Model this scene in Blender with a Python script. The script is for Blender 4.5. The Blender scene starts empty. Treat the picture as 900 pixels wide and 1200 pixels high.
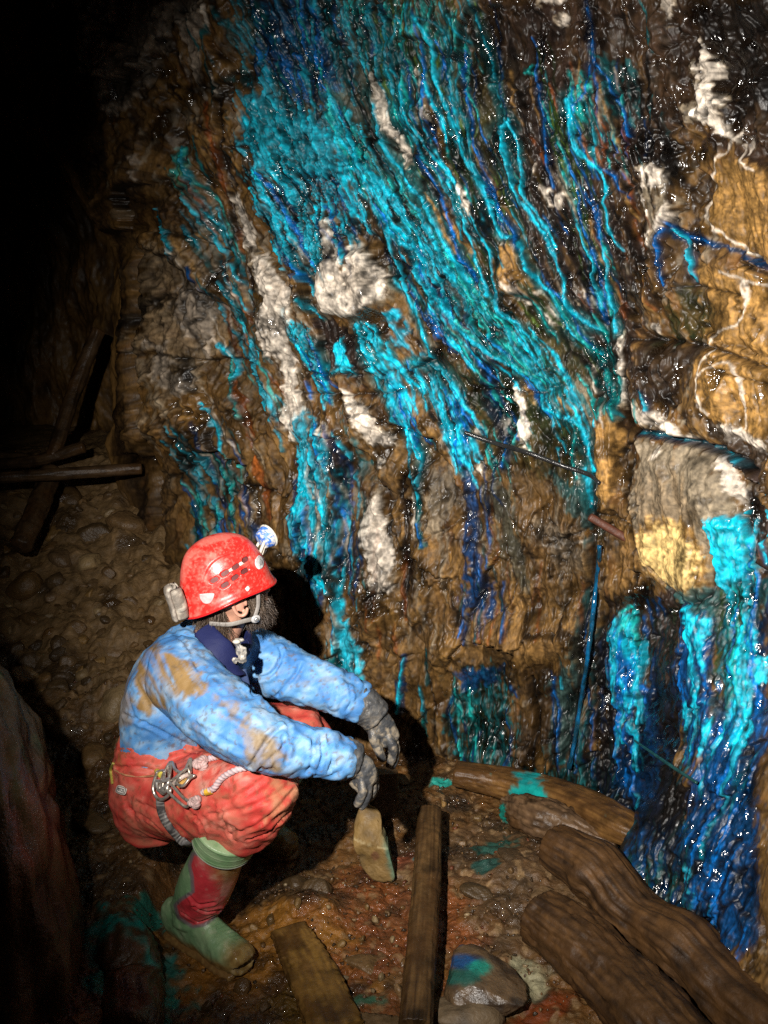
import bpy, bmesh, math, random
import numpy as np
from mathutils import Vector, Matrix
from mathutils.bvhtree import BVHTree

random.seed(7)
RNG = np.random.RandomState(11)
SC = bpy.context.scene
COL = SC.collection

# ------------------------------------------------------------------ camera
PITCH = math.radians(14.0)
CAM = np.array([0.0, 0.0, 1.8])
FOC = 1150.0                       # focal length in photograph pixels (photograph 900 x 1200)
cam_data = bpy.data.cameras.new("camera")
cam_data.sensor_fit = 'VERTICAL'
cam_data.sensor_height = 36.0
cam_data.lens = 36.0 * FOC / 1200.0
cam_data.clip_start = 0.02
cam_data.clip_end = 60.0
cam = bpy.data.objects.new("camera", cam_data)
cam.location = CAM
cam.rotation_euler = (math.pi / 2 - PITCH, 0, 0)
COL.objects.link(cam)
SC.camera = cam

# ------------------------------------------------------------------ world: a mine, all but black
world = bpy.data.worlds.new("World")
SC.world = world
world.use_nodes = True
bg = world.node_tree.nodes["Background"]
bg.inputs[0].default_value = (0.55, 0.6, 0.7, 1)
bg.inputs[1].default_value = 0.006

# ------------------------------------------------------------------ the photographer's hand-held flash
FLASH = np.array([-0.45, 0.25, 2.02])
fl = bpy.data.lights.new("flash", 'SPOT')
fl.energy = 900
fl.color = (1.0, 0.95, 0.88)
fl.shadow_soft_size = 0.022
fl.spot_size = math.radians(75)
fl.spot_blend = 1.0
flo = bpy.data.objects.new("flash", fl)
flo.location = FLASH
FLASH_AIM = np.array([0.56, 3.1, 1.14])
flo.rotation_euler = Vector(FLASH_AIM - FLASH).to_track_quat('-Z', 'Y').to_euler()
COL.objects.link(flo)

SC.view_settings.view_transform = 'Standard'
SC.view_settings.look = 'None'
SC.view_settings.exposure = 0.0
SC.view_settings.gamma = 1.0
SC.render.engine = 'CYCLES'
SC.cycles.max_bounces = 4
SC.cycles.use_denoising = False
SC.cycles.sample_clamp_indirect = 2.0

# ------------------------------------------------------------------ geometry of the view, used to place things in the room
CP, SP = math.cos(PITCH), math.sin(PITCH)
def ray(px, py):
    a = (px - 450.0) / FOC; u = (600.0 - py) / FOC
    return np.array([a, CP + u * SP, -SP + u * CP])
def at(px, py, Y):
    d = ray(px, py); return CAM + d * (Y / d[1])
def on_z(px, py, z=0.0):
    d = ray(px, py); return CAM + d * ((z - CAM[2]) / d[2])
def proj(P):
    P = np.asarray(P, float) - CAM
    f = P[..., 1] * CP - P[..., 2] * SP
    u = P[..., 1] * SP + P[..., 2] * CP
    f = np.maximum(f, 1e-3)
    return 450 + FOC * P[..., 0] / f, 600 - FOC * u / f

# ------------------------------------------------------------------ noise
_perm = np.arange(256); np.random.RandomState(5).shuffle(_perm); _perm = np.concatenate([_perm, _perm, _perm])
_g3 = np.random.RandomState(6).normal(size=(256, 3)); _g3 /= np.linalg.norm(_g3, axis=1)[:, None]
_g3 = _g3.astype(np.float32)
_tabs = {}
def perlin(x, y, z=0.0):
    if np.ndim(z) == 0: return perlin2(x, y, float(z))
    return perlin3(x, y, z)
def perlin2(x, y, z):
    x = np.asarray(x, np.float32); y = np.asarray(y, np.float32)
    if x.shape != y.shape: x, y = np.broadcast_arrays(x, y)
    if z not in _tabs:
        zi = int(math.floor(z)); zf = z - zi
        T = _perm[_perm[_perm[:256][:, None] + np.arange(256)[None, :]] + (zi & 255)]
        _tabs[z] = ((_g3[T, 0]*1.5).ravel(), (_g3[T, 1]*1.5).ravel(), (_g3[T, 2]*(zf*1.5)).ravel().astype(np.float32))
    A0, A1, A2 = _tabs[z]
    fx = np.floor(x); fy = np.floor(y)
    xf = x - fx; yf = y - fy; xi = fx.astype(np.int32) & 255; yi = fy.astype(np.int32) & 255
    xj = (xi + 1) & 255; yj = (yi + 1) & 255; xi <<= 8; xj <<= 8
    def g(h, a, b): return A0[h]*a + A1[h]*b + A2[h]
    u = xf*xf*xf*(xf*(xf*6-15)+10); v = yf*yf*yf*(yf*(yf*6-15)+10)
    a = g(xi | yi, xf, yf); a += u*(g(xj | yi, xf-1, yf)-a)
    c = g(xi | yj, xf, yf-1); c += u*(g(xj | yj, xf-1, yf-1)-c)
    return a + v*(c-a)
def perlin3(x, y, z):
    x, y, z = np.broadcast_arrays(np.asarray(x, np.float32), np.asarray(y, np.float32), np.asarray(z, np.float32))
    xi = np.floor(x).astype(np.int32); yi = np.floor(y).astype(np.int32); zi = np.floor(z).astype(np.int32)
    xf = x - xi; yf = y - yi; zf = z - zi
    flat = z.size and (z.flat[0] == z.flat[-1]) and np.ptp(z) == 0
    u = xf*xf*xf*(xf*(xf*6-15)+10); v = yf*yf*yf*(yf*(yf*6-15)+10); w = zf*zf*zf*(zf*(zf*6-15)+10)
    def g(dx, dy, dz):
        h = _perm[_perm[_perm[(xi+dx) & 255] + ((yi+dy) & 255)] + ((zi+dz) & 255)]
        G = _g3[h]
        return G[..., 0]*(xf-dx) + G[..., 1]*(yf-dy) + G[..., 2]*(zf-dz)
    def lay(dz):
        a = g(0,0,dz); b = g(1,0,dz); c = g(0,1,dz); d = g(1,1,dz)
        e = a + u*(b-a); f = c + u*(d-c)
        return e + v*(f-e)
    r0 = lay(0)
    if flat: return r0 * 1.5
    return (r0 + w*(lay(1)-r0)) * 1.5
def fbm(x, y, z=0.0, o=4, gain=.5):
    s = 0; a = 1; t = 0; f = 1.0
    for k in range(o):
        s = s + a * perlin(np.asarray(x)*f + 17.3*k, np.asarray(y)*f - 9.1*k, np.asarray(z)*f + 3.7*k); t += a
        a *= gain; f *= 2.03
    return s / t
def ss(a, b, x):
    t = np.clip((x - a) / (b - a), 0, 1); return t*t*(3-2*t)
def lerp(a, b, t): return a + (b - a) * t

# ------------------------------------------------------------------ mesh helpers
def new_mesh(name, V, F, col=None):
    me = bpy.data.meshes.new(name)
    V = np.asarray(V, np.float32)
    if isinstance(F, np.ndarray):
        k = F.shape[1]; n = len(F)
        me.vertices.add(len(V)); me.vertices.foreach_set('co', V.ravel())
        me.loops.add(n*k); me.loops.foreach_set('vertex_index', F.astype(np.int32).ravel())
        me.polygons.add(n); me.polygons.foreach_set('loop_start', np.arange(0, n*k, k, dtype=np.int32))
        me.polygons.foreach_set('loop_total', np.full(n, k, np.int32))
        me.update(calc_edges=True); me.validate()
    else:
        me.from_pydata([tuple(v) for v in V], [], F); me.update()
    me.polygons.foreach_set('use_smooth', np.ones(len(me.polygons), bool))
    if col is not None:
        col = np.asarray(col, np.float32)
        if col.ndim == 1: col = np.tile(col, (len(V), 1))
        if col.shape[1] == 3: col = np.concatenate([col, np.full((len(V), 1), .6, np.float32)], 1)
        at_ = me.attributes.new('Col', 'FLOAT_COLOR', 'POINT'); at_.data.foreach_set('color', col.ravel())
    return me
def tag(o, label=None, cat=None, group=None, kind=None):
    if label: o['label'] = label
    if cat: o['category'] = cat
    if group: o['group'] = group
    if kind: o['kind'] = kind
    return o
def obj(name, V, F, mat, parent=None, col=None, base=None):
    """one mesh object; V in world metres, stored relative to the base (or to its parent's place)"""
    V = np.asarray(V, float)
    org = np.zeros(3)
    if parent is not None: org = np.array(parent['_o']) if '_o' in parent else np.array(parent.location)
    elif base is not None: org = np.array(base, float)
    me = new_mesh(name, V - org, F, col)
    me.materials.append(mat)
    o = bpy.data.objects.new(name, me); COL.objects.link(o)
    if parent is not None: o.parent = parent
    else: o.location = org
    o['_o'] = [float(c) for c in org]
    return o
def empty(name, base):
    o = bpy.data.objects.new(name, None); COL.objects.link(o)
    o.location = base; o['_o'] = [float(c) for c in base]; o.empty_display_size = .1
    return o
def norm(v): v = np.asarray(v, float); return v / (np.linalg.norm(v) + 1e-12)
def catmull(P, n):
    P = np.asarray(P, float); k = len(P)
    if k == 2: t = np.linspace(0, 1, n)[:, None]; return P[0]*(1-t) + P[1]*t
    Q = np.vstack([2*P[0]-P[1], P, 2*P[-1]-P[-2]])
    out = []
    for s in np.linspace(0, k-1, n):
        i = min(int(s), k-2); t = s - i
        a, b, c, d = Q[i], Q[i+1], Q[i+2], Q[i+3]
        out.append(.5*((2*b)+(-a+c)*t+(2*a-5*b+4*c-d)*t*t+(-a+3*b-3*c+d)*t**3))
    return np.array(out)
def loft(P, R, ref=(0, 0, 1), n=40, m=32, fn=None, cap=.9, sup=2.0):
    """tube through points P with radii R (a or (a, b)); a lies along ref, b across. returns V, F (quads), t, theta"""
    R = [(r, r) if np.isscalar(r) else r for r in R]
    C = catmull(P, n); Rr = np.maximum(catmull(np.array(R, float), n), 1e-4)
    T = np.gradient(C, axis=0); T /= np.linalg.norm(T, axis=1)[:, None] + 1e-12
    tt = np.linspace(0, 1, n)
    if cap:
        k = 6
        def ends(c, t, r, s):
            cc = []; rr = []
            for j in range(1, k+1):
                a = j / k * math.pi/2 * .985
                cc.append(c + s * t * min(r) * cap * math.sin(a)); rr.append(np.array(r) * math.cos(a))
            return cc, rr
        c1, r1 = ends(C[-1], T[-1], Rr[-1], 1); c0, r0 = ends(C[0], T[0], Rr[0], -1)
        C = np.vstack([c0[::-1], C, c1]); Rr = np.vstack([r0[::-1], Rr, r1])
        T = np.vstack([np.tile(T[0], (k, 1)), T, np.tile(T[-1], (k, 1))])
        tt = np.concatenate([np.zeros(k), tt, np.ones(k)])
    ref = np.asarray(ref, float)
    A = ref[None, :] - T * (T @ ref)[:, None]; A /= np.linalg.norm(A, axis=1)[:, None] + 1e-9
    B = np.cross(T, A)
    th = np.arange(m) / m * 2 * math.pi
    c, s = np.cos(th), np.sin(th)
    if sup != 2.0:
        k_ = (np.abs(c)**sup + np.abs(s)**sup) ** (-1/sup); c = c * k_; s = s * k_
    tg, hg = np.meshgrid(tt, th, indexing='ij')
    mul = 1.0 if fn is None else fn(tg, hg)
    ra = Rr[:, 0:1] * mul; rb = Rr[:, 1:2] * mul
    V = C[:, None, :] + A[:, None, :] * (c[None, :] * ra)[..., None] + B[:, None, :] * (s[None, :] * rb)[..., None]
    N = len(C)
    idx = np.arange(N*m).reshape(N, m)
    F = np.stack([idx[:-1], np.roll(idx[:-1], -1, 1), np.roll(idx[1:], -1, 1), idx[1:]], -1).reshape(-1, 4)
    V = V.reshape(-1, 3)
    # close the ends with a centre vertex
    a0 = len(V); V = np.vstack([V, V[:m].mean(0), V[-m:].mean(0)])
    i0 = idx[0]; i1 = idx[-1]
    half = lambda ring, c_, flip: np.array([[ring[j], c_, ring[(j+2) % m], ring[(j+1) % m]] if not flip else
                                            [ring[(j+1) % m], ring[(j+2) % m], c_, ring[j]] for j in range(0, m, 2)])
    F = np.vstack([F, half(i0, a0, True), half(i1, a0+1, False)])
    t_ = np.concatenate([tg.ravel(), [0, 1]]); h_ = np.concatenate([hg.ravel(), [0, 0]])
    return V, F, t_, h_
def ico(sub=3):
    bm = bmesh.new(); bmesh.ops.create_icosphere(bm, subdivisions=sub, radius=1.0)
    V = np.array([v.co[:] for v in bm.verts]); F = np.array([[v.index for v in f.verts] for f in bm.faces]); bm.free()
    return V, F
ICO = {k: ico(k) for k in (2, 3, 4, 5)}
def blob(c, r, ax=None, sub=4):
    V, F = ICO[sub]; V = V * np.asarray(r, float)
    if ax is not None: V = V @ np.asarray(ax)      # rows of ax are the local axes
    return V + np.asarray(c), F
def join(parts):
    Vs = []; Fs = []; o = 0
    for p in parts:
        V, F = p[0], p[1]
        Vs.append(V)
        for f in (F.tolist() if isinstance(F, np.ndarray) else F): Fs.append([i + o for i in f])
        o += len(V)
    return np.vstack(Vs), Fs
def joinq(parts):
    Vs = []; Fs = []; o = 0
    for p in parts: Vs.append(p[0]); Fs.append(p[1] + o); o += len(p[0])
    return np.vstack(Vs), np.vstack(Fs)
def read_mesh(me):
    V = np.empty(len(me.vertices)*3, np.float32); me.vertices.foreach_get('co', V)
    N = np.empty(len(me.vertices)*3, np.float32); me.vertex_normals.foreach_get('vector', N)
    F = [list(p.vertices) for p in me.polygons]
    k = {len(f) for f in F}
    if k == {4}: F = np.array(F)
    return V.reshape(-1, 3).astype(float), F, N.reshape(-1, 3).astype(float)
def fuse(parts, voxel, smooth=4, fac=.5):
    """voxel union of closed shapes into one skin"""
    V, F = join(parts)
    me = bpy.data.meshes.new('tmp'); me.from_pydata([tuple(v) for v in V], [], F); me.update()
    o = bpy.data.objects.new('tmp', me); COL.objects.link(o)
    r = o.modifiers.new('r', 'REMESH'); r.mode = 'VOXEL'; r.voxel_size = voxel
    if smooth:
        s = o.modifiers.new('s', 'SMOOTH'); s.factor = fac; s.iterations = smooth
    dg = bpy.context.evaluated_depsgraph_get()
    me2 = bpy.data.meshes.new_from_object(o.evaluated_get(dg))
    out = read_mesh(me2)
    bpy.data.objects.remove(o); bpy.data.meshes.remove(me); bpy.data.meshes.remove(me2)
    return out
def normals(V, F):
    me = bpy.data.meshes.new('tmp')
    me.from_pydata([tuple(v) for v in V], [], F.tolist() if isinstance(F, np.ndarray) else F); me.update()
    N = np.empty(len(V)*3, np.float32); me.vertex_normals.foreach_get('vector', N); bpy.data.meshes.remove(me)
    return N.reshape(-1, 3).astype(float)

# ------------------------------------------------------------------ materials
def material(name, rough=None, bump=((60, .004, 6),), vary=.25, spec=.5, vscale=35, coat=0, tint=None, rvar=.15, stretch=None, coords='Object', sheen=0, rand=0, wet=0):
    """colour from the attribute Col (its alpha is the roughness), broken up by noise, with several scales of relief"""
    m = bpy.data.materials.new(name); m.use_nodes = True
    nt = m.node_tree; N = nt.nodes; L = nt.links
    b = N['Principled BSDF']
    tc = N.new('ShaderNodeTexCoord' if coords != 'World' else 'ShaderNodeNewGeometry'); vec = tc.outputs[coords if coords != 'World' else 'Position']
    if stretch:
        mp = N.new('ShaderNodeMapping'); mp.inputs['Scale'].default_value = stretch; L.new(vec, mp.inputs[0]); vec = mp.outputs[0]
    if tint is None:
        a = N.new('ShaderNodeAttribute'); a.attribute_name = 'Col'; c = a.outputs['Color']; al = a.outputs['Alpha']
    else:
        a = N.new('ShaderNodeRGB'); a.outputs[0].default_value = (*tint, 1); c = a.outputs[0]; al = None
    def noise(sc, det, rgh=.6):
        n = N.new('ShaderNodeTexNoise'); n.inputs['Scale'].default_value = sc; n.inputs['Detail'].default_value = det
        n.inputs['Roughness'].default_value = rgh; L.new(vec, n.inputs['Vector']); return n.outputs[0]
    def math_(op, x, y):
        n = N.new('ShaderNodeMath'); n.operation = op
        for i, v in enumerate((x, y)):
            if isinstance(v, (int, float)): n.inputs[i].default_value = v
            else: L.new(v, n.inputs[i])
        return n.outputs[0]
    f = math_('ADD', math_('MULTIPLY', math_('SUBTRACT', noise(vscale, 7), .5), vary*5), 1.0)
    if rand:
        oi = N.new('ShaderNodeObjectInfo')
        f = math_('MULTIPLY', f, math_('ADD', math_('MULTIPLY', oi.outputs['Random'], rand*2), 1-rand))
    f = math_('MAXIMUM', f, .12)
    mx = N.new('ShaderNodeVectorMath'); mx.operation = 'SCALE'; L.new(c, mx.inputs[0]); L.new(f, mx.inputs['Scale'])
    L.new(mx.outputs[0], b.inputs['Base Color'])
    rr = math_('MULTIPLY', math_('SUBTRACT', noise(vscale*1.7, 4), .5), rvar*4)
    r0 = al if (rough is None and al is not None) else (rough if rough is not None else .6)
    rr = math_('MAXIMUM', math_('ADD', rr, r0), .08)
    L.new(rr, b.inputs['Roughness'])
    b.inputs['Specular IOR Level'].default_value = spec
    if wet:
        wetf0 = math_('MAXIMUM', math_('MINIMUM', math_('MULTIPLY', math_('SUBTRACT', .36, r0), 6.0), 1.0), 0.0)
        L.new(wetf0, b.inputs['Coat Weight']); b.inputs['Coat Roughness'].default_value = wet; b.inputs['Coat IOR'].default_value = 1.45
    if coat: b.inputs['Coat Weight'].default_value = coat; b.inputs['Coat Roughness'].default_value = .12
    if sheen: b.inputs['Sheen Weight'].default_value = sheen
    nrm = None
    wetf = None
    if wet: wetf = math_('MAXIMUM', math_('MINIMUM', math_('MULTIPLY', math_('SUBTRACT', .36, r0), 6.0), 1.0), 0.0)
    for bi, (sc, dist, det) in enumerate(bump):
        bp = N.new('ShaderNodeBump'); bp.inputs['Strength'].default_value = 1; bp.inputs['Distance'].default_value = dist
        L.new(noise(sc, det), bp.inputs['Height'])
        if wet and bi == len(bump)-1: L.new(wetf, bp.inputs['Strength'])
        if nrm is not None: L.new(nrm, bp.inputs['Normal'])
        nrm = bp.outputs[0]
    if nrm is not None:
        L.new(nrm, b.inputs['Normal'])
        if wet: L.new(nrm, b.inputs['Coat Normal'])
    return m
M_wall = material('wet_rock', bump=((26, .0032, 5), (130, .0008, 3), (58, .0085, 1)), vary=.38, vscale=55, rvar=.08, wet=.10, spec=.28, stretch=(1, 1, .5))
M_floor = material('wet_mud', bump=((22, .012, 7), (130, .003, 5), (85, .009, 0)), vary=.32, vscale=40, rvar=.12, wet=.05, spec=.35)
M_stone = material('muddy_stone', bump=((24, .010, 6), (110, .003, 3)), vary=.3, vscale=28, rvar=.1, rand=.45, coords='World')
M_rock = material('rock', bump=((14, .011, 6), (110, .0012, 3)), vary=.3, vscale=26, rvar=.18, spec=.6)
M_wood = material('wet_wood', bump=((30, .0045, 6), (140, .0007, 3)), vary=.42, vscale=18, rvar=.06, spec=.25)
M_cloth = material('suit_fabric', bump=((14, .0035, 3), (420, .0007, 2)), vary=.07, vscale=26, rvar=.03, spec=.35)
M_rubber = material('boot_rubber', bump=((30, .002, 4), (200, .0006, 3)), vary=.10, vscale=40, rvar=.08, spec=.5)
M_glove = material('glove_rubber', bump=((26, .006, 6), (200, .001, 3)), vary=.2, vscale=50, rvar=.1, spec=.45)
M_shell = material('helmet_shell', bump=((40, .0007, 5), (300, .0002, 3)), vary=.05, vscale=60, rvar=.06, spec=.5)
M_skin = material('skin', bump=((90, .0012, 5),), vary=.08, vscale=60, rvar=.05, spec=.4)
M_hair = material('hair', bump=(), vary=.25, vscale=120, rvar=.05, spec=.3)
M_gear = material('muddy_gear', bump=((60, .002, 6), (250, .0006, 3)), vary=.22, vscale=70, rvar=.1, spec=.5)
M_metal = material('worn_metal', bump=((80, .0008, 5),), vary=.12, vscale=90, rvar=.08, spec=.6)
M_metal.node_tree.nodes['Principled BSDF'].inputs['Metallic'].default_value = .7
# =================================================================== THE ROCK WALL
# A painted chart of the minerals on the rock (colour, wetness, relief); sampled by the vertices of the wall.
MG = 48
HW, HH = 900 + 2*MG, 1200 + 2*MG
gy, gx = np.mgrid[0:HH, 0:HW].astype(np.float32)
gx -= MG; gy -= MG
COLS = dict(
    C=(.003, .42, .57), c=(.005, .22, .31), T=(.006, .30, .28), t=(.004, .075, .082), B=(.002, .11, .38), b=(.002, .038, .13),
    D=(.003, .020, .055), G=(.050, .085, .012), g=(.008, .017, .006), W=(.52, .45, .37), w=(.24, .195, .15), O=(.31, .165, .045), o=(.205, .110, .030),
    K=(.004, .003, .0025), k=(.015, .009, .006), R=(.16, .042, .008), Y=(.50, .35, .135), N=(.120, .064, .019), n=(.042, .022, .007), P=(.020, .012, .009),
    A=(.19, .15, .10))
ROUGH = dict(C=.33, c=.42, T=.33, t=.33, B=.25, b=.2, D=.14, G=.32, g=.26, W=.62, w=.62, O=.45, o=.45, K=.24, k=.24, R=.35, Y=.5, N=.5, n=.42, P=.26, A=.5)
RISE = dict(C=.006, c=.005, T=.006, t=.002, B=.003, b=.001, D=-.002, G=.003, g=0, W=.003, w=.002, O=.005, o=.002, K=-.010, k=-.004, R=0, Y=.006, N=0, n=-.002, P=-.002, A=.003)

# slope of the run-off (dx per dy), integrated so that q stays the same along one run
def slope(x, y):
    s = .16 + .40*np.exp(-((x-480)/210)**2) * ss(60, 260, y) * (1-ss(400, 560, y)) + .25*ss(120, 220, x)*(1-ss(300, 420, x))*(1-ss(520, 640, y)) 
    s = s * (1 - .75*ss(520, 700, y)) + .35*np.exp(-((x-620)/110)**2)*np.exp(-((y-430)/90)**2)
    s = s - .45*ss(740, 800, x)*ss(780, 900, y)
    return s
Q = gx - np.cumsum(slope(gx, gy), axis=0)
n_hair = fbm(Q/3.2, gy/46, 1.0, 3)
n_run = fbm(Q/9, gy/90, 2.0, 4)
n_wide = fbm(Q/26, gy/150, 3.0, 3)
n_big = fbm(gx/90, gy/110, 4.0, 4)
n_mid = fbm(gx/28, gy/34, 5.0, 4)
n_fine = fbm(gx/9, gy/10, 6.0, 3)
n_grain = fbm(gx/3.2, gy/3.2, 7.0, 2)
WX = gx + 7*fbm(gx/34, gy/40, 11., 3) + 2.2*perlin(gx/7, gy/9, 12.)
WY = gy + 7*fbm(gx/34, gy/40, 13., 3) + 2.2*perlin(gx/8, gy/9, 14.)
SX = gx + 2.4*fbm(gx/14, gy/22, 15., 2); SY = gy + 2*fbm(gx/14, gy/20, 16., 2)
# ridged filament field: thin branching lines that follow the run-off
fil = 1 - np.abs(fbm(Q/7.5 + .5*perlin(gx/30, gy/34, 21.), gy/75, 20., 2))*5.2
fil = np.maximum(fil, 1 - np.abs(fbm(Q/5.0 + .7*perlin(gx/22, gy/30, 23.), gy/60, 22., 2))*5.8)
fil = np.clip(fil, 0, 1)
fil2 = np.clip(1 - np.abs(fbm(Q/2.6 + .6*perlin(gx/18, gy/26, 25.), gy/44, 24., 2))*3.6, 0, 1)
SMO = np.zeros((HH, HW), np.float32)      # smooth broken faces

# ---- the bare rock
CM = np.zeros((HH, HW, 3), np.float32); RM = np.full((HH, HW), .45, np.float32)
base = np.array(COLS['N'], np.float32)
CM[:] = base
HM = np.zeros((HH, HW), np.float32)
def mixc(mask, col, rough=None, rise=0.0):
    m = mask[..., None]; CM[:] = CM*(1-m) + np.array(col, np.float32)*m
    if rough is not None: RM[:] = RM*(1-mask) + rough*mask
    if rise: HM[:] = HM + rise*mask
mixc(ss(-.05, .35, n_mid + .5*n_run), COLS['n'], .4)
mixc(ss(.12, .5, n_wide + .5*n_fine + .3*n_run)*.8, COLS['o'], .5)
mixc(ss(.0, .30, n_run*.7 + .5*n_fine - .1), COLS['k'], .26, -.004)
mixc(ss(.05, .35, fbm(Q/7, gy/55, 37., 4))*.6, COLS['k'], .3, -.002)
mixc(ss(.10, .4, fbm(Q/12, gy/70, 38., 4))*.5, (.13,.055,.015), .35, 0)
mixc(ss(.22, .40, fbm(gx/16, gy/30, 31., 4))*.7, COLS['A'], .55, .003)
# joints and dark wet patches; the shade of the crevices is put into the colour
jt = 1 - np.abs(fbm(gx/52 + gy/160, gy/84, 32., 5, .55))*9
jt2 = 1 - np.abs(fbm(gx/20, gy/30 - gx/60, 33., 4, .55))*7
def seams():
    j = np.clip(jt, 0, 1)*ss(-.1, .25, n_big) ; j2 = np.clip(jt2, 0, 1)*ss(-.15, .25, n_mid)
    keep = 1 - .75*ss(.10, .3, CM[..., 2]-CM[..., 0]) - .5*ss(.45, .6, CM[..., 0])
    mixc(ss(.35, .95, j)*.75*keep, COLS['K'], .16)
    mixc(ss(.4, .95, j2)*.6*keep, COLS['k'], .2)
    wet = ss(.05, .42, fbm(gx/44 + gy/130, gy/70, 34., 4))*keep
    CM[:] = CM*(1-.72*wet[..., None]); RM[:] = RM*(1-wet) + .15*wet
    HM[:] -= .014*ss(.2, 1, j) + .006*ss(.3, 1, j2)

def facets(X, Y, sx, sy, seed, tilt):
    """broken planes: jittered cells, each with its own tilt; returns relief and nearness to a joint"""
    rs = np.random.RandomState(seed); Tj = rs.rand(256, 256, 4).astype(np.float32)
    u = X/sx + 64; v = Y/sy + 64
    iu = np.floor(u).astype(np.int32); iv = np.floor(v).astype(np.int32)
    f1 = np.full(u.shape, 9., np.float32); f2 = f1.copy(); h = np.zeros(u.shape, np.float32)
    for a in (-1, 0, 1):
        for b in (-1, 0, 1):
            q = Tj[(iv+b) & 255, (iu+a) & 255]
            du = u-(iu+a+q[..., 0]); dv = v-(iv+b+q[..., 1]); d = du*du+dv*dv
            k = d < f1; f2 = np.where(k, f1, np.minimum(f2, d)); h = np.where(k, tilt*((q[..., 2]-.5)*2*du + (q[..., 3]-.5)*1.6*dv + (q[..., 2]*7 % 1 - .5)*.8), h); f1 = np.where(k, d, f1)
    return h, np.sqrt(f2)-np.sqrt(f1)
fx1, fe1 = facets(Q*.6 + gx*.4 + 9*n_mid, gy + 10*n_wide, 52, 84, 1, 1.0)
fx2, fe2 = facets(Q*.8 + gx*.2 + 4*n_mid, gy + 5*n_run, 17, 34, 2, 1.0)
def window(pts, pad):
    x0 = max(0, int(min(p[0] for p in pts) - pad + MG)); x1 = min(HW, int(max(p[0] for p in pts) + pad + MG) + 1)
    y0 = max(0, int(min(p[1] for p in pts) - pad + MG)); y1 = min(HH, int(max(p[1] for p in pts) + pad + MG) + 1)
    return slice(y0, y1), slice(x0, x1)
def seg_dist(X, Y, pts, ws=None, closed=False):
    best = np.full(X.shape, 1e9, np.float32); bw = np.ones(X.shape, np.float32)
    n = len(pts)
    for i in range(n if closed else n-1):
        ax, ay = pts[i]; bx, by = pts[(i+1) % n]
        dx, dy = bx-ax, by-ay; L2 = dx*dx+dy*dy + 1e-6
        t = np.clip(((X-ax)*dx+(Y-ay)*dy)/L2, 0, 1)
        d = np.sqrt((X-ax-t*dx)**2+(Y-ay-t*dy)**2)
        if ws is not None:
            w = ws[i] + (ws[(i+1) % n]-ws[i])*t
            k = d/w < best/bw
            best = np.where(k, d, best); bw = np.where(k, w, bw)
        else: best = np.minimum(best, d)
    return best, bw
def inside(X, Y, pts):
    r = np.zeros(X.shape, bool); n = len(pts)
    for i in range(n):
        x1, y1 = pts[i]; x2, y2 = pts[(i+1) % n]
        if y1 == y2: continue
        c = ((y1 > Y) != (y2 > Y)) & (X < (x2-x1)*(Y-y1)/(y2-y1)+x1)
        r ^= c
    return r
def put(sl, mask, key, rise=None):
    m = np.clip(mask, 0, 1).astype(np.float32)
    col = np.array(COLS[key], np.float32)
    # each mineral has its own patchiness
    var = (1 + .5*n_run[sl] + .5*n_fine[sl] + .6*n_hair[sl] + .35*n_grain[sl])[..., None] if key not in 'WwAYOo' else (1 + .5*n_mid[sl] + .6*n_fine[sl] + .45*n_grain[sl])[..., None]
    CM[sl] = CM[sl]*(1-m[..., None]) + col*var*m[..., None]
    RM[sl] = RM[sl]*(1-m) + ROUGH[key]*m
    HM[sl] += m*(RISE[key] if rise is None else rise)*(1 + .3*n_fine[sl])
def area(pts, key, soft=5, rag=10, dens=None, op=1.0, rise=None, rough=None):
    """a patch; dens < 1 leaves only filaments of it"""
    pad = soft + rag + 10
    sl = window(pts, pad)
    X, Y = WX[sl], WY[sl]
    d, _ = seg_dist(X, Y, pts, closed=True)
    sd = np.where(inside(X, Y, pts), d, -d) + rag*((n_run[sl]*1.3 + n_fine[sl]*.9 + n_mid[sl]*.5) if key not in 'WAYO' else (n_mid[sl]*1.2 + n_fine[sl]*1.0 + n_grain[sl]*.4))
    m = ss(-soft*.5, soft, sd)
    if dens is not None:
        e = ss(-rag, rag*2.0, sd)
        thr = min(1 - dens + .17, .85)
        put(sl, m*op*.45, 'g', 0.0)
        m = m * ss(thr-.08, thr+.14, fil[sl]*.8 + .2*(n_hair[sl]+.5) + .15*(e-.5))
    put(sl, m*op, key, rise)
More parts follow.
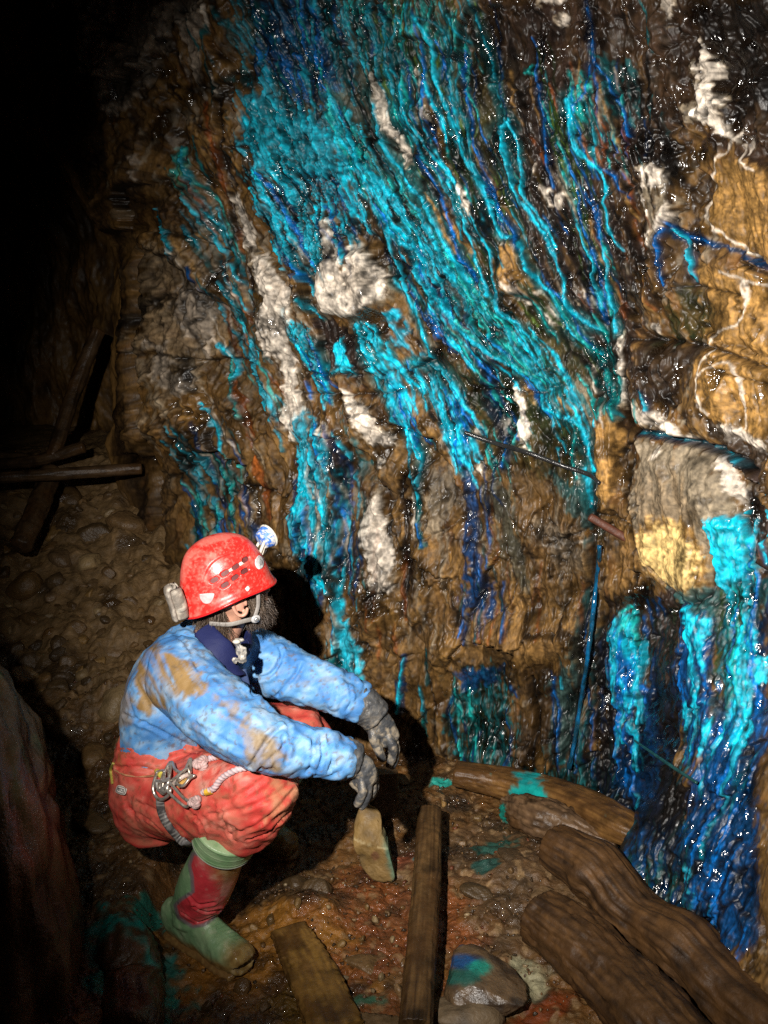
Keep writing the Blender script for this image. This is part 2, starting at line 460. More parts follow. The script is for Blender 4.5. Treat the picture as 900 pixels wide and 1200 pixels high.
def line(pts, w, key, op=1.0, halo=None, n=None, rise=None, jit=1.0):
    """a run of mineral along a path, w = width(s) in photograph pixels"""
    P = catmull(pts, n or max(4, len(pts)*4)); ws = np.interp(np.linspace(0, 1, len(P)), np.linspace(0, 1, len(np.atleast_1d(w))), np.atleast_1d(w))
    P = [tuple(p) for p in P]
    w0_ = P[0][0]*.37; mw = float(max(ws)); sl = window(P, mw*2.5 + 8)
    X = gx[sl] + (SX[sl]-gx[sl])*jit; Y = gy[sl] + (SY[sl]-gy[sl])*jit
    d, bw = seg_dist(X, Y, P, ws)
    if halo:
        put(sl, (1-ss(bw*.6, bw*2.2+2, d))*.75, halo, 0.0)
    wv = 1 + .9*fbm(gx[sl]/26 + w0_, gy[sl]/17, 26., 2)
    bw = bw*np.clip(wv, .35, 1.5)*.82
    ed = d + bw*(.35*n_hair[sl] + .35*n_fine[sl])
    gap = ss(.15, .6, fil2[sl] + .25*(1-np.clip(d/(bw+.3), 0, 1)))
    edge_key = {'C': 'c', 'c': 't', 'T': 't', 'B': 'b', 'b': 'D', 'G': 'g'}.get(key, key)
    put(sl, (1-ss(bw*.45, bw*.45+1.5, ed))*op*.75, edge_key, 0.0)
    m = 1-ss(bw*.26, bw*.26+1.1, ed)
    m = m*(.10+.90*gap) if key not in 'WwkRKD' else m
    m = m*np.clip(.75 + 1.3*fbm(gx[sl]/20+w0_, gy[sl]/30, 27., 2), .25, 1)
    put(sl, m*op, key, 0.0)
    r = RISE[key]*1.0 if rise is None else rise
    HM[sl] += .5*r*np.sqrt(np.clip(1-(ed/(bw*.5+.8))**2, 0, 1))*(.5+.5*gap)
def crack(pts, w, depth=.02, key='K', op=.85):
    P = [tuple(p) for p in catmull(pts, len(pts)*4)]
    sl = window(P, 20 + w*3)
    d, _ = seg_dist(SX[sl], SY[sl], P)
    HM[sl] -= depth*(1-ss(w*.3, w*1.6, d))
    if key: put(sl, (1-ss(w*.35, w*.8, d))*op, key, 0.0)
def runs(poly, n, L=(40, 120), w=(1.2, 3.2), keys='CCcT', op=1.0, seed=0, meander=1.0, rise=.002):
    """many fine separate drips inside a region, each following the run-off of the wall"""
    rs = np.random.RandomState(int(abs(poly[0][0])*7+abs(poly[0][1])*13+seed)); xs = [p[0] for p in poly]; ys = [p[1] for p in poly]
    k = 0; tries = 0
    while k < n and tries < n*30:
        tries += 1; x = rs.uniform(min(xs), max(xs)); y = rs.uniform(min(ys), max(ys))
        if not inside(np.array([x]), np.array([y]), poly)[0]: continue
        k += 1; Lk = rs.uniform(*L); st = 7.0; pts = [(x, y)]; a = rs.uniform(0, 6); fr = rs.uniform(.05, .11); am = rs.uniform(.10, .34)*meander
        while Lk > 0:
            sl_ = float(slope(np.float64(x), np.float64(y))) + am*math.sin(a + y*fr) + .12*rs.normal()*meander
            x += sl_*st; y += st; pts.append((x, y)); Lk -= st
            if not inside(np.array([x]), np.array([y]), poly)[0] and rs.rand() < .45: break
        if len(pts) < 3: continue
        wk = rs.uniform(*w)*(.6 + .8*rs.rand()); key = keys[rs.randint(len(keys))]
        sl = window(pts, 6); X = gx[sl] + (SX[sl]-gx[sl])*.5; Y = gy[sl]
        if X.size == 0: continue
        ws = wk*np.interp(np.linspace(0, 1, len(pts)), [0, .25, .8, 1], [.4, 1, .8, .35])
        d, bw = seg_dist(X, Y, pts, ws)
        ek = {'C': 'c', 'c': 't', 'T': 't', 'B': 'b', 'b': 'D', 'G': 'g', 't': 'K', 'K': 'K', 'k': 'K', 'W': 'A'}.get(key, key)
        put(sl, (1-ss(bw*.5+.4, bw*.5+2.2, d))*.6*op, ek, 0.0)
        m = (1-ss(bw*.5-.3, bw*.5+.7, d))*np.clip(.85 + 1.2*n_fine[sl], .15, 1)
        put(sl, m*op, key, 0.0); HM[sl] += rise*(1-ss(0, bw*.6+.8, d))
def smooth(pts, v=.8, soft=10):
    sl = window(pts, soft + 20); d, _ = seg_dist(WX[sl], WY[sl], pts, closed=True)
    SMO[sl] = np.maximum(SMO[sl], v*ss(-soft*.3, soft, np.where(inside(WX[sl], WY[sl], pts), d, -d)))
def bulge(pts, h, soft=30):
    """relief only, metres toward the room"""
    sl = window(pts, soft + 20)
    d, _ = seg_dist(WX[sl], WY[sl], pts, closed=True)
    sd = np.where(inside(WX[sl], WY[sl], pts), d, -d)
    HM[sl] += h*ss(-soft*.4, soft, sd)

# ---- broad zones --------------------------------------------------------------------------------
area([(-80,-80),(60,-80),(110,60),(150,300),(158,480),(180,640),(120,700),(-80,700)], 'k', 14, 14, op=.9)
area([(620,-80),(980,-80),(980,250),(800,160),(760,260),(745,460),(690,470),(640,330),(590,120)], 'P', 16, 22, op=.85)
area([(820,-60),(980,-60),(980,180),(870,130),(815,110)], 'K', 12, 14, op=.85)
area([(410,60),(600,60),(700,400),(700,560),(560,480),(480,300)], 'g', 14, 24, op=.7)
area([(270,-60),(420,-60),(520,200),(640,430),(560,420),(420,260),(280,180)], 't', 12, 26, op=.5)
area([(540,-60),(640,-60),(690,180),(720,420),(690,430),(640,330),(590,150)], 'P', 12, 22, op=.8)
area([(640,140),(700,160),(730,380),(700,470),(660,330)], 'k', 10, 18, op=.8)
area([(690,370),(745,370),(745,520),(700,500)], 'k', 6, 12, op=.8)
area([(740,390),(812,395),(812,440),(790,480),(745,470)], 'k', 6, 14, op=.85)
area([(790,330),(850,360),(830,400),(760,400)], 'g', 10, 14, op=.6)
area([(700,160),(800,180),(790,330),(745,380),(720,260)], 'P', 10, 22, op=.55)
area([(520,420),(700,480),(700,640),(600,560),(540,560)], 'g', 12, 18, op=.6)
area([(100,220),(270,240),(380,560),(420,900),(170,760),(150,400)], 'N', 14, 18, op=.45)
area([(440,640),(660,640),(690,760),(540,770),(470,900),(400,880),(420,700)], 'N', 14, 22, op=.7)
area([(560,640),(690,650),(680,740),(560,740)], 'o', 12, 20, op=.45)
# grey limey skins high on the left
for P in ([(100,-40),(240,-60),(244,60),(232,118),(218,60),(200,20),(170,110),(130,140),(100,60)],
          [(70,-20),(110,-20),(150,120),(130,140),(100,80)], [(205,-10),(232,-10),(246,70),(238,120),(222,90)]):
    area(P, 'w', 6, 12, op=.6)
area([(160,300),(230,280),(262,380),(250,440),(205,470),(160,420)], 'A', 8, 26, op=.4)
for P in ([(205,330),(240,345),(245,400),(215,395)], [(178,400),(200,400),(215,460),(190,450)], [(232,360),(246,400),(240,420)], [(205,445),(222,420),(228,450),(212,470)], [(158,168),(166,190),(162,215)], [(190,160),(202,160),(200,182)]):
    area(P, 'w', 3, 8, op=.8)

# ---- ochre and buff blocks on the right -----------------------------------------------------------
area([(835,180),(900,200),(980,260),(980,330),(880,305),(835,280),(818,240)], 'o', 6, 10, rise=.0)
area([(842,215),(900,215),(960,280),(900,305),(842,262)], 'O', 12, 18, op=.45)
area([(800,310),(960,330),(980,520),(880,515),(830,490),(812,430),(830,370)], 'o', 8, 12)
area([(845,320),(980,330),(980,430),(860,412),(835,390)], 'O', 16, 26, op=.35)
area([(820,425),(880,430),(900,500),(840,490)], 'O', 10, 16, op=.45)
area([(745,512),(800,520),(848,530),(862,570),(866,600),(850,640),(840,690),(800,700),(750,670),(738,600)], 'A', 6, 10)
area([(745,560),(790,545),(850,590),(840,640),(770,640),(745,600)], 'N', 14, 22, op=.35)
area([(745,618),(775,602),(820,612),(844,650),(840,694),(812,702),(776,690),(745,662)], 'o', 6, 8)
area([(752,622),(775,608),(808,618),(832,650),(830,688),(812,694),(784,682),(756,660)], 'Y', 12, 12)
area([(700,510),(716,470),(728,500),(722,580),(708,600),(696,560)], 'O', 4, 7, op=.85)
area([(715,590),(745,590),(750,680),(722,700),(712,640)], 'N', 5, 12)
area([(822,560),(866,600),(862,640),(848,650)], 'A', 5, 8)
area([(590,285),(610,278),(622,310),(636,345),(608,346),(592,335)], 'O', 3, 5)
area([(596,325),(638,342),(634,352),(606,352),(594,340)], 'W', 3, 5, op=.8)
area([(750,196),(766,194),(786,200),(787,255),(774,262),(770,292),(760,290),(750,240)], 'A', 3, 5)
area([(632,440),(650,425),(668,470),(680,490),(660,485),(640,465)], 'O', 4, 7, op=.7)
area([(600,430),(625,440),(630,475),(608,465)], 'o', 5, 8)
area([(655,455),(690,440),(700,470),(705,500),(690,495)], 'A', 5, 9, op=.6)
area([(430,500),(530,520),(528,560),(500,640),(455,640),(440,560)], 'N', 8, 16)
area([(500,560),(530,540),(528,600),(515,640),(498,620)], 'A', 4, 9, op=.75)
area([(560,545),(640,560),(690,610),(690,650),(600,660),(570,620)], 'N', 8, 18, op=.8)
area([(630,610),(690,640),(690,680),(640,670)], 'A', 8, 16, op=.6)
area([(575,690),(625,690),(620,715),(580,720)], 'O', 5, 10, op=.5)
area([(520,735),(690,735),(690,770),(600,790),(530,780)], 'N', 6, 16)
area([(600,790),(680,770),(690,900),(600,900)], 'n', 8, 18)
area([(380,255),(400,240),(430,250),(470,290),(470,345),(440,372),(382,370),(372,330)], 'N', 5, 8)
area([(372,372),(400,375),(430,400),(430,440),(385,440)], 'P', 5, 8)

# ---- white lime -------------------------------------------------------------------------------------
whites = [
 [(380,345),(386,310),(405,302),(418,318),(425,290),(440,298),(455,320),(458,345),(445,360),(415,372),(392,368)],
 [(385,256),(392,262),(402,296),(394,298),(387,280)], [(415,290),(425,282),(432,300),(420,305)],
 [(262,232),(274,228),(282,250),(290,262),(296,285),(284,290),(270,262)], [(270,262),(280,270),(288,290),(276,286)],
 [(295,300),(310,296),(330,320),(350,345),(350,375),(338,400),(345,440),(352,480),(340,520),(330,480),(325,430),(312,390),(308,340)],
 [(300,300),(318,318),(330,360),(322,372),(305,330)],
 [(303,375),(312,372),(316,420),(308,420)],
 [(405,452),(420,470),(432,480),(445,510),(460,518),(455,525),(437,520),(425,500),(412,480)], [(442,512),(455,508),(462,518),(450,524)],
 [(373,492),(384,495),(392,520),(389,534),(380,525)], [(427,590),(440,586),(450,620),(462,650),(455,695),(442,690),(432,650),(424,620)],
 [(447,655),(462,690),(450,698)], [(433,88),(445,108),(460,150),(484,190),(476,192),(450,150),(436,120)], [(483,78),(492,80),(494,110),(486,108)],
 [(491,118),(498,132),(505,145),(494,140)], [(538,218),(545,216),(550,235),(556,252),(550,252),(542,232)],
 [(624,192),(632,190),(630,205),(622,200)], [(634,218),(646,222),(648,240),(638,236)], [(653,225),(662,226),(658,244),(654,238)],
 [(750,200),(757,198),(757,225),(762,250),(753,242)], [(765,196),(785,205),(780,220),(766,225),(760,220)], [(772,262),(786,225),(788,255),(768,268),(758,275),(768,292),(760,294),(756,278)],
 [(604,458),(614,468),(622,500),(618,525),(610,512),(606,485)], [(585,480),(592,492),(590,510),(584,500)],
 [(812,45),(820,60),(830,78),(830,92),(818,100),(806,90),(804,70),(812,80)], [(806,100),(828,98),(838,115),(834,135),(850,152),(862,168),(848,164),(822,146),(808,142),(800,128),(812,120)],
 [(772,-20),(792,-20),(790,6),(782,24),(774,12)], [(655,14),(664,16),(662,28),(654,26)], [(630,-10),(664,-10),(656,6),(636,6)],
 [(730,470),(745,478),(756,498),(744,498),(732,485)], [(745,472),(762,480),(790,488),(806,500),(818,512),(800,516),(770,504),(750,494)],
 [(838,496),(862,500),(880,510),(902,522),(900,528),(872,522),(848,514)], [(846,538),(858,545),(866,575),(875,606),(868,606),(856,574)], 
 [(722,395),(730,395),(728,440),(733,465),(727,470)], [(754,378),(766,378),(772,384),(758,386)], [(765,518),(778,522),(782,536),(770,534)],
 [(676,330),(682,332),(684,352),(677,350)], [(668,452),(680,480),(676,488),(666,470)], [(672,538),(682,560),(678,565)],
 [(592,285),(606,281),(602,290)], [(548,330),(553,332),(557,348),(551,346)], [(640,360),(648,358),(652,380),(644,382)],
 [(690,348),(696,350),(694,362),(689,360)], [(556,500),(560,498),(561,512),(557,512)], [(476,512),(482,510),(481,530),(476,525)], [(478,590),(486,560),(484,610),(480,640)],
 [(240,0),(246,0),(252,40),(246,40)], [(250,80),(258,85),(262,110),(254,106)], [(436,530),(450,545),(440,548)], [(562,548),(568,545),(566,568)]]
for P in whites: area([((x-sum(q[0] for q in P)/len(P))*1.18+sum(q[0] for q in P)/len(P), (y-sum(q[1] for q in P)/len(P))*1.08+sum(q[1] for q in P)/len(P)) for x, y in P], 'A', 3, 9, op=.7); area(P, 'W', 2.2, 3.5)
area([(425,300),(450,330),(430,350),(400,330)], 'o', 4, 9, op=.4)
for P, w in (([(862,150),(838,185),(822,215),(818,250),(836,272),(860,290),(898,316)], 4.5), ([(862,170),(866,190),(880,200)], 3), ([(838,318),(862,330),(868,350),(862,380),(835,392),(820,440),(826,470),(834,488)], 3.5),
             ([(820,440),(850,425),(866,440),(875,500)], 3.5), ([(868,350),(862,330),(898,335)], 3), ([(870,180),(866,160)], 4), ([(640,345),(652,360),(650,380),(642,372)], 2),
             ([(632,440),(640,462),(658,480),(672,488)], 2), ([(690,430),(705,470),(710,500)], 2), ([(640,630),(665,640),(688,632)], 2), ([(634,640),(655,645)], 2), ([(728,400),(728,470)], 1.6)):
    line(P, w*.7, 'W', op=.8, jit=2.2)

# ---- teal and turquoise runs -----------------------------------------------------------------------
area([(270,-60),(440,-60),(450,20),(420,90),(375,130),(330,120),(300,110),(275,60)], 'c', 6, 14, dens=.5, op=.7)
area([(280,-60),(350,-60),(400,90),(380,130),(310,90)], 'b', 8, 16, op=.6)
area([(290,60),(350,60),(390,130),(330,110)], 'B', 6, 12, dens=.55, op=.8)
area([(400,-60),(520,-60),(540,60),(460,130),(420,90)], 'T', 6, 18, dens=.42, op=.8)
area([(276,108),(300,100),(312,70),(325,112),(352,128),(378,140),(395,168),(392,196),(372,205),(330,212),(300,215),(285,175)], 'c', 6, 13, rise=.008, op=.8)
area([(284,128),(330,130),(370,150),(350,190),(300,200)], 'C', 8, 16, dens=.55, op=.5)
area([(290,195),(400,175),(436,230),(440,262),(395,300),(378,318),(350,320),(318,300),(300,240)], 'C', 5, 12, dens=.42)
area([(300,240),(330,240),(350,300),(365,325),(345,320),(320,290)], 'c', 4, 9, dens=.6)
area([(335,250),(380,250),(392,290),(378,318),(352,290)], 'C', 4, 9, dens=.6)
area([(345,200),(400,200),(430,250),(390,250)], 'b', 6, 12, op=.35)
line([(375,130),(390,160),(412,190)], (6, 10), 'c')
area([(372,120),(410,130),(470,215),(520,280),(575,345),(640,410),(668,470),(640,450),(560,400),(505,330),(450,262),(400,190)], 'C', 4, 10, dens=.56)
area([(395,130),(440,180),(500,250),(560,320),(610,400),(560,370),(500,300),(430,210)], 'T', 4, 12, dens=.58, op=.9)
area([(470,250),(530,290),(580,350),(540,400),(490,330)], 'C', 4, 10, dens=.5)
area([(420,210),(480,270),(560,370),(590,430),(530,400),(460,300)], 'b', 5, 12, dens=.55, op=.55)
MAIN = (
  ([(380,110),(400,150),(420,190),(452,226),(480,262),(505,300),(520,340)], (5,7,4), 'C'),
  ([(400,190),(430,215),(460,260),(490,300),(508,345)], (4,5,2.5), 'C'),
  ([(435,120),(440,150),(455,185),(485,220),(510,262),(530,300),(550,330)], (3,6,4), 'C'),
  ([(415,180),(440,220),(455,262),(462,300),(475,335),(485,365)], (2.5,3,2), 'C'),
  ([(450,20),(455,80),(462,120),(475,150),(500,185),(520,215),(535,245),(545,280)], (7,9,7,4), 'c'),
  ([(468,100),(478,140),(500,172),(515,190),(530,210)], (4,3,2), 'C'),
  ([(490,170),(505,205),(522,240),(530,262),(538,300),(560,330)], (3,3,3), 'B'),
  ([(488,22),(503,45),(507,75),(513,100),(525,130),(533,150),(540,175),(548,190),(560,205),(570,225),(578,250),(590,275),(604,278)], (4,5,6,7,7,5,4), 'C'),
  ([(488,23),(505,26),(518,38),(524,75),(530,110),(542,135),(550,160),(555,190)], (2,3,4,3.5,2), 'c'),
  ([(548,-10),(560,30),(575,75),(585,110),(592,140),(600,150)], (5,6,5,6), 'c'),
  ([(600,143),(587,152),(592,178),(600,205),(607,225),(620,245),(638,270),(650,297),(662,322)], (7,8,7,7,6,5), 'C'),
  ([(598,145),(608,175),(612,215),(622,238),(640,262),(652,290)], (3,3,3,4), 'C'),
  ([(525,20),(535,38),(548,48)], (6,5,3), 'c'), ([(540,55),(543,90),(550,125),(553,150),(560,180),(572,210),(582,235),(600,265),(614,292)], (2.5,2.5,3,3,3), 'B'),
  ([(614,285),(622,310),(640,334),(652,345),(656,362),(668,390),(685,405),(700,416)], (3,4,4,4,3), 'C'),
  ([(654,350),(664,375),(686,408),(702,425),(716,455),(722,470)], (4,5,4,4,3), 'T'),
  ([(664,325),(664,356),(675,370),(690,382),(702,388)], (2.5,4,5,5,3), 'C'), ([(702,388),(712,412),(722,432),(725,452),(724,470)], (3,3,2,2), 'T'),
  ([(560,200),(575,225),(585,245),(598,268)], (1.5,1.5), 'B'),
  ([(545,258),(555,285),(560,310),(572,335),(576,345)], (2,2,3,3), 'C'), ([(555,250),(572,285),(578,320),(584,345),(592,368),(610,380),(625,400),(634,415)], (2,3,3,3,3,2), 'C'),
  ([(505,345),(520,355),(545,385),(562,400),(590,420),(612,436),(628,448),(634,470),(645,482),(668,490),(682,500),(688,520),(697,552)], (4,8,11,11,8,5,4,5,6,4), 'C'),
  ([(540,375),(570,400),(600,425),(620,440)], (5,6,5), 'T'), ([(672,492),(676,510),(672,535),(676,560)], (2.5,2), 'T'),
  ([(610,345),(628,352),(645,385),(655,400)], (2,2.5,1.5), 'T'), ([(660,435),(676,455),(688,475),(692,488)], (5,7,4), 't'),
  ([(695,410),(700,430),(712,450),(720,475),(722,490)], (2,2,3,2), 'T'),
  ([(670,120),(676,165),(688,185),(706,200),(712,215),(710,240),(718,275),(732,295)], (8,8,6,4,2.5,2.5,1.5), 'C'),
  ([(690,120),(698,150),(702,180),(704,195)], (4,3,3), 'c'), ([(706,198),(720,205),(732,225),(740,232)], (3,2,2), 'B'),
  ([(690,75),(692,110),(678,125)], (2.5,3), 'B'), ([(686,-10),(694,40),(695,70),(712,90),(722,115),(730,130),(738,160)], (2,3,2,3,3,3), 'B'),
  ([(640,140),(638,165),(642,190),(650,220)], (3,3), 'B'), ([(632,100),(636,125),(640,160)], (3,4), 'B'), ([(626,55),(632,80),(645,110),(652,130)], (3,4,3), 'G'),
  ([(650,120),(656,150),(650,170),(665,200),(678,240),(690,280),(700,320),(702,340)], (5,7,7,7,8,7,5,3), 'G'), ([(645,120),(652,150),(668,180),(678,215),(690,262)], (3,3,3,3), 'G'),
  ([(676,225),(682,262),(694,295),(700,320),(704,345),(706,375)], (2,4,4,4,3), 'B'), ([(674,262),(684,290),(694,312),(692,325),(700,345),(702,362)], (2,4,4,4,4), 'C'),
  ([(706,290),(709,320),(708,345),(716,370),(720,388)], (4,6,5,3,5), 'C'), ([(652,170),(660,200),(668,230),(680,280)], (2,2,2), 'c'),
  ([(700,240),(704,270),(708,300)], (2,2), 'B'),
  ([(690,60),(715,80),(715,130)], (2,2), 't'), ([(746,-10),(758,30),(762,60)], (2,2), 't'), ([(763,110),(760,140)], (2,2), 't'), ([(775,130),(780,160)], (2,1.5), 't'))
for P, w, k in MAIN:
    line(P, w, k, halo=('t' if k in 'CcT' else 'D' if k == 'B' else None))
area([(672,88),(700,88),(702,125),(690,140),(676,150),(672,120)], 'T', 4, 8, op=.7)
area([(700,60),(740,70),(745,150),(715,140)], 't', 6, 14, op=.6)
area([(610,75),(622,72),(620,85),(608,84)], 'T', 3, 4)
# the curtain below the white boss
area([(358,378),(372,385),(372,400),(360,410),(345,398),(340,380)], 'C', 3, 7, dens=.6); area([(395,402),(404,398),(412,415),(412,438),(402,432),(396,415)], 'C', 2.5, 4)
area([(420,378),(446,380),(452,420),(462,452),(440,440),(428,410)], 'C', 3, 7, dens=.66); area([(456,376),(480,380),(478,400),(500,425),(492,430),(470,405)], 'c', 4, 7, op=.85)
area([(452,368),(470,362),(478,372),(462,380)], 'c', 3, 5)
for P, w in (([(424,380),(430,400),(438,425),(442,450),(458,475),(468,500),(482,525),(487,540),(486,565),(485,595)], (5,5,5,4,4,5,6,4,3)),
             ([(445,385),(450,420),(458,460),(462,490),(478,508),(492,508)], (3,3,2.5,2.5,2)), ([(458,402),(462,425),(478,445),(494,465),(500,480)], (3,3,2,1.5)),
             ([(475,425),(486,445),(500,460),(516,490),(526,505)], (3,2.5,2,1.5)), ([(478,424),(500,436),(514,452),(528,478),(536,510),(540,530)], (3,3,3,3,3)),
             ([(484,424),(508,434),(524,450),(535,475),(540,505),(546,540)], (4,5,5,4,3)), ([(490,424),(515,434),(530,450),(540,470),(543,500),(545,520)], (4,5,5,4,3)), 
             ([(500,428),(520,444),(533,470),(538,500),(535,530)], (3,3,3,3)), ([(534,520),(538,545),(545,560)], (4,4,2)), ([(355,385),(350,400),(365,425),(380,440),(384,470)], (3,4,3,2)),
             ([(383,428),(395,436),(405,430),(420,436)], (3,2,2)), ([(372,400),(378,425),(385,440)], (4,5,3)), ([(460,285),(462,310),(470,335),(483,345)], (2,3,3)), ([(475,300),(490,330),(488,365)], (2,3,2)),
             ([(485,345),(490,370),(500,400),(505,420)], (4,3,3)), ([(380,300),(372,310),(362,320)], (3,2)), ([(337,362),(340,380),(342,388)], (3,3)), ([(360,350),(372,365),(380,372)], (2,2))):
    line(P, w, 'C', halo='t')
area([(340,488),(352,480),(372,500),(388,530),(392,560),(372,575),(352,540)], 'c', 4, 9, op=.85)
area([(350,540),(372,536),(386,560),(395,610),(400,650),(396,690),(378,690),(362,650),(352,600)], 'C', 4, 9, rise=.014)
area([(388,540),(400,520),(412,560),(404,620),(395,600)], 'b', 5, 8, op=.7); area([(366,500),(385,520),(395,560)], 'b', 4, 6, op=.7)
area([(395,700),(410,720),(428,760),(425,790),(408,800),(396,760)], 'C', 4, 8, op=.85); area([(380,790),(400,760),(400,820)], 't', 5, 9)
area([(400,480),(420,520),(425,570),(412,560)], 't', 5, 9, op=.7)
area([(430,605),(420,580),(428,640)], 't', 4, 6, op=.7)
line([(487,590),(490,620),(494,640)], (6,9,12), 't'); line([(488,615),(494,640)], (3,4), 'B')
area([(540,545),(556,560),(566,640),(574,720),(548,725),(543,650)], 'D', 6, 9, op=.85); area([(548,560),(556,575),(558,610),(550,600)], 'b', 4, 6)
area([(548,615),(564,625),(572,690),(574,722),(548,725),(543,680)], 'b', 5, 9)
line([(553,390),(562,405),(574,430),(574,460),(580,485),(590,505),(592,530),(590,545)], (3,3,4,6,6,5,4), 'B', halo='D'); line([(560,408),(552,430)], (2,2), 'B')
line([(577,415),(583,440),(590,455)], (2,2,1.5), 'c'); line([(608,495),(605,520)], (3,3), 'T'); line([(652,525),(654,545)], (2,2), 'c')
area([(560,560),(600,580),(620,700),(590,680)], 't', 6, 12, op=.4); area([(640,555),(690,570),(692,640),(672,600)], 't', 5, 9, op=.7)
line([(686,548),(690,575),(692,600)], (5,6,4), 'C', halo='t')
# left-hand runs
area([(198,178),(210,172),(222,200),(228,225),(212,232),(198,210)], 'T', 4, 7, op=.8); area([(204,190),(216,190),(222,215),(208,220)], 'G', 4, 6, op=.7)
for P, w, k in (([(205,172),(215,195),(222,225),(230,250),(242,275)], (3,5,9,12,9), 'c'), ([(238,280),(252,300),(258,325),(268,350),(274,378),(276,395)], (12,14,8,6,5,3), 'C'), ([(254,285),(268,310),(276,340),(282,370),(286,392)], (3,4,6,9,7), 't'),
                ([(270,365),(280,390),(290,410)], (5,6,4), 'T'), ([(176,245),(184,262),(196,275),(205,285)], (5,8,5,3), 'c'), ([(190,270),(205,290),(198,305)], (8,8,3), 'c'),
                ([(212,265),(224,285),(228,292)], (4,6,2), 'c'), ([(222,315),(232,335),(248,352)], (7,9,6), 'b'), ([(235,328),(246,348),(251,362)], (3,5,3), 'c'),
                ([(250,405),(262,415),(272,432),(264,445)], (5,8,8,4), 'C'), ([(288,400),(292,425),(298,450),(308,475),(320,492)], (5,10,10,9,5), 'C'), ([(262,420),(266,455),(280,490)], (4,6,4), 'T'),
                ([(236,472),(246,492),(254,512),(257,545)], (3,7,7,2), 'C'), ([(202,515),(212,535),(224,560),(230,590)], (4,12,16,12), 'c'), ([(215,500),(222,530),(230,560)], (3,5,7), 'c'),
                ([(236,585),(245,600),(248,625)], (8,14,12), 'C'), ([(222,590),(222,625),(214,650)], (14,14,8), 't'), ([(256,565),(264,580),(268,592)], (5,6,2), 'c'), ([(274,560),(284,580),(294,610),(300,628)], (4,12,16,10), 'B'),
                ([(270,608),(272,618)], (5,5), 'B'), ([(240,557),(242,570)], (3,3), 'B'), ([(325,500),(330,530)], (4,3), 'c'), ([(342,565),(348,600),(352,640)], (4,6,6), 'b'),
                ([(238,60),(226,30),(222,20)], (3,3), 't'), ([(270,25),(282,45),(290,60)], (5,6,4), 'c'), ([(244,30),(250,90),(248,120)], (3,4,3), 't'), ([(225,160),(230,190),(232,220)], (2,3,3), 't'),
                ([(345,395),(360,412),(372,430),(378,450)], (4,4,5,3), 'c')):
    line(P, w, k)
area([(215,230),(250,235),(262,300),(240,280)], 't', 5, 9, op=.3)
line([(255,140),(262,180),(270,230),(285,280),(292,330),(296,380)], (4,6,5,5,4,3), 'k', rise=-.018); line([(240,120),(250,180),(254,230)], (6,8,4), 'R', rise=-.004)
line([(268,450),(285,490),(294,530),(305,570),(316,610)], (6,10,12,10,5), 'R', rise=-.010); line([(465,560),(470,620),(478,680),(472,720)], (10,14,12,8), 'k', rise=-.03)
# blue stains around the right-hand block
for P, w, k in (([(782,258),(790,275),(815,282),(845,290),(870,305),(905,322)], (5,9,9,8,7,6), 'D'), ([(782,260),(792,273),(812,279),(830,288)], (3,4,3,2), 'B'), ([(780,268),(773,285),(774,310),(778,335)], (2.5,3,3,1.5), 'B'),
                ([(786,270),(798,282),(800,305),(806,330)], (2.5,3,3,1.5), 'C'), ([(742,508),(770,512),(810,518),(840,528),(868,545),(886,550),(893,575),(896,610),(898,660)], (2.5,2.5,3,3,3,3,3,3), 'C'),
                ([(756,460),(762,480)], (2,3), 'C'), ([(740,470),(744,496)], (1.5,2), 'T')):
    line(P, w, k, halo=('D' if k in 'BC' else None))
area([(818,480),(850,500),(905,535),(905,575),(872,560),(838,522)], 'k', 4, 8, op=.9, rise=-.012)
area([(866,575),(892,600),(890,680),(872,640)], 'k', 4, 8)
# turquoise cascade, lower right
area([(846,606),(872,600),(880,630),(884,670),(870,690),(850,680),(842,650)], 'C', 3, 6, rise=.014)
area([(780,690),(850,680),(900,680),(900,740),(850,760),(800,740)], 't', 6, 10, op=.8); area([(852,690),(878,690),(880,790),(850,810),(845,750)], 'G', 5, 9, op=.7)
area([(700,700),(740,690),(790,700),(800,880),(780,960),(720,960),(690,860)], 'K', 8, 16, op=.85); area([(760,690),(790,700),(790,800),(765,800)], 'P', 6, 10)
area([(722,722),(736,714),(748,745),(748,800),(742,830),(715,825),(708,780),(712,745)], 'c', 4, 7, rise=.02); area([(724,722),(738,718),(742,760),(728,770)], 'T', 4, 6, op=.8); area([(722,762),(748,770),(746,815),(730,820)], 'B', 5, 8, op=.85)
area([(736,840),(746,850),(750,900),(762,950),(742,965),(734,900)], 'b', 5, 8); line([(740,845),(744,870),(743,905)], (7,7,4), 'c'); area([(730,905),(766,905),(775,960),(735,965)], 'b', 5, 9, op=.9)
area([(690,880),(740,890),(745,960),(700,950)], 'D', 6, 10, op=.7)
area([(808,710),(842,716),(845,800),(842,880),(800,880),(798,780)], 'b', 5, 8); area([(815,712),(842,720),(838,745),(826,770),(838,830),(842,862),(828,850),(818,790),(812,740)], 'C', 4, 8, op=.95)
area([(868,740),(905,700),(905,1100),(865,1110),(800,1060),(780,1010),(830,900),(860,820)], 'D', 8, 10); area([(878,700),(888,740),(886,800),(880,860),(862,870),(860,820),(872,760)], 'C', 4, 9, op=.9)
area([(890,765),(905,765),(905,800),(888,800)], 'C', 3, 6); area([(855,770),(872,772),(868,810),(854,805)], 'T', 3, 7)
area([(866,810),(880,820),(880,890),(878,920),(865,880)], 'C', 4, 8, op=.85); area([(835,900),(880,880),(885,1000),(850,1080),(815,1050),(820,960)], 'b', 8, 14, op=.85)
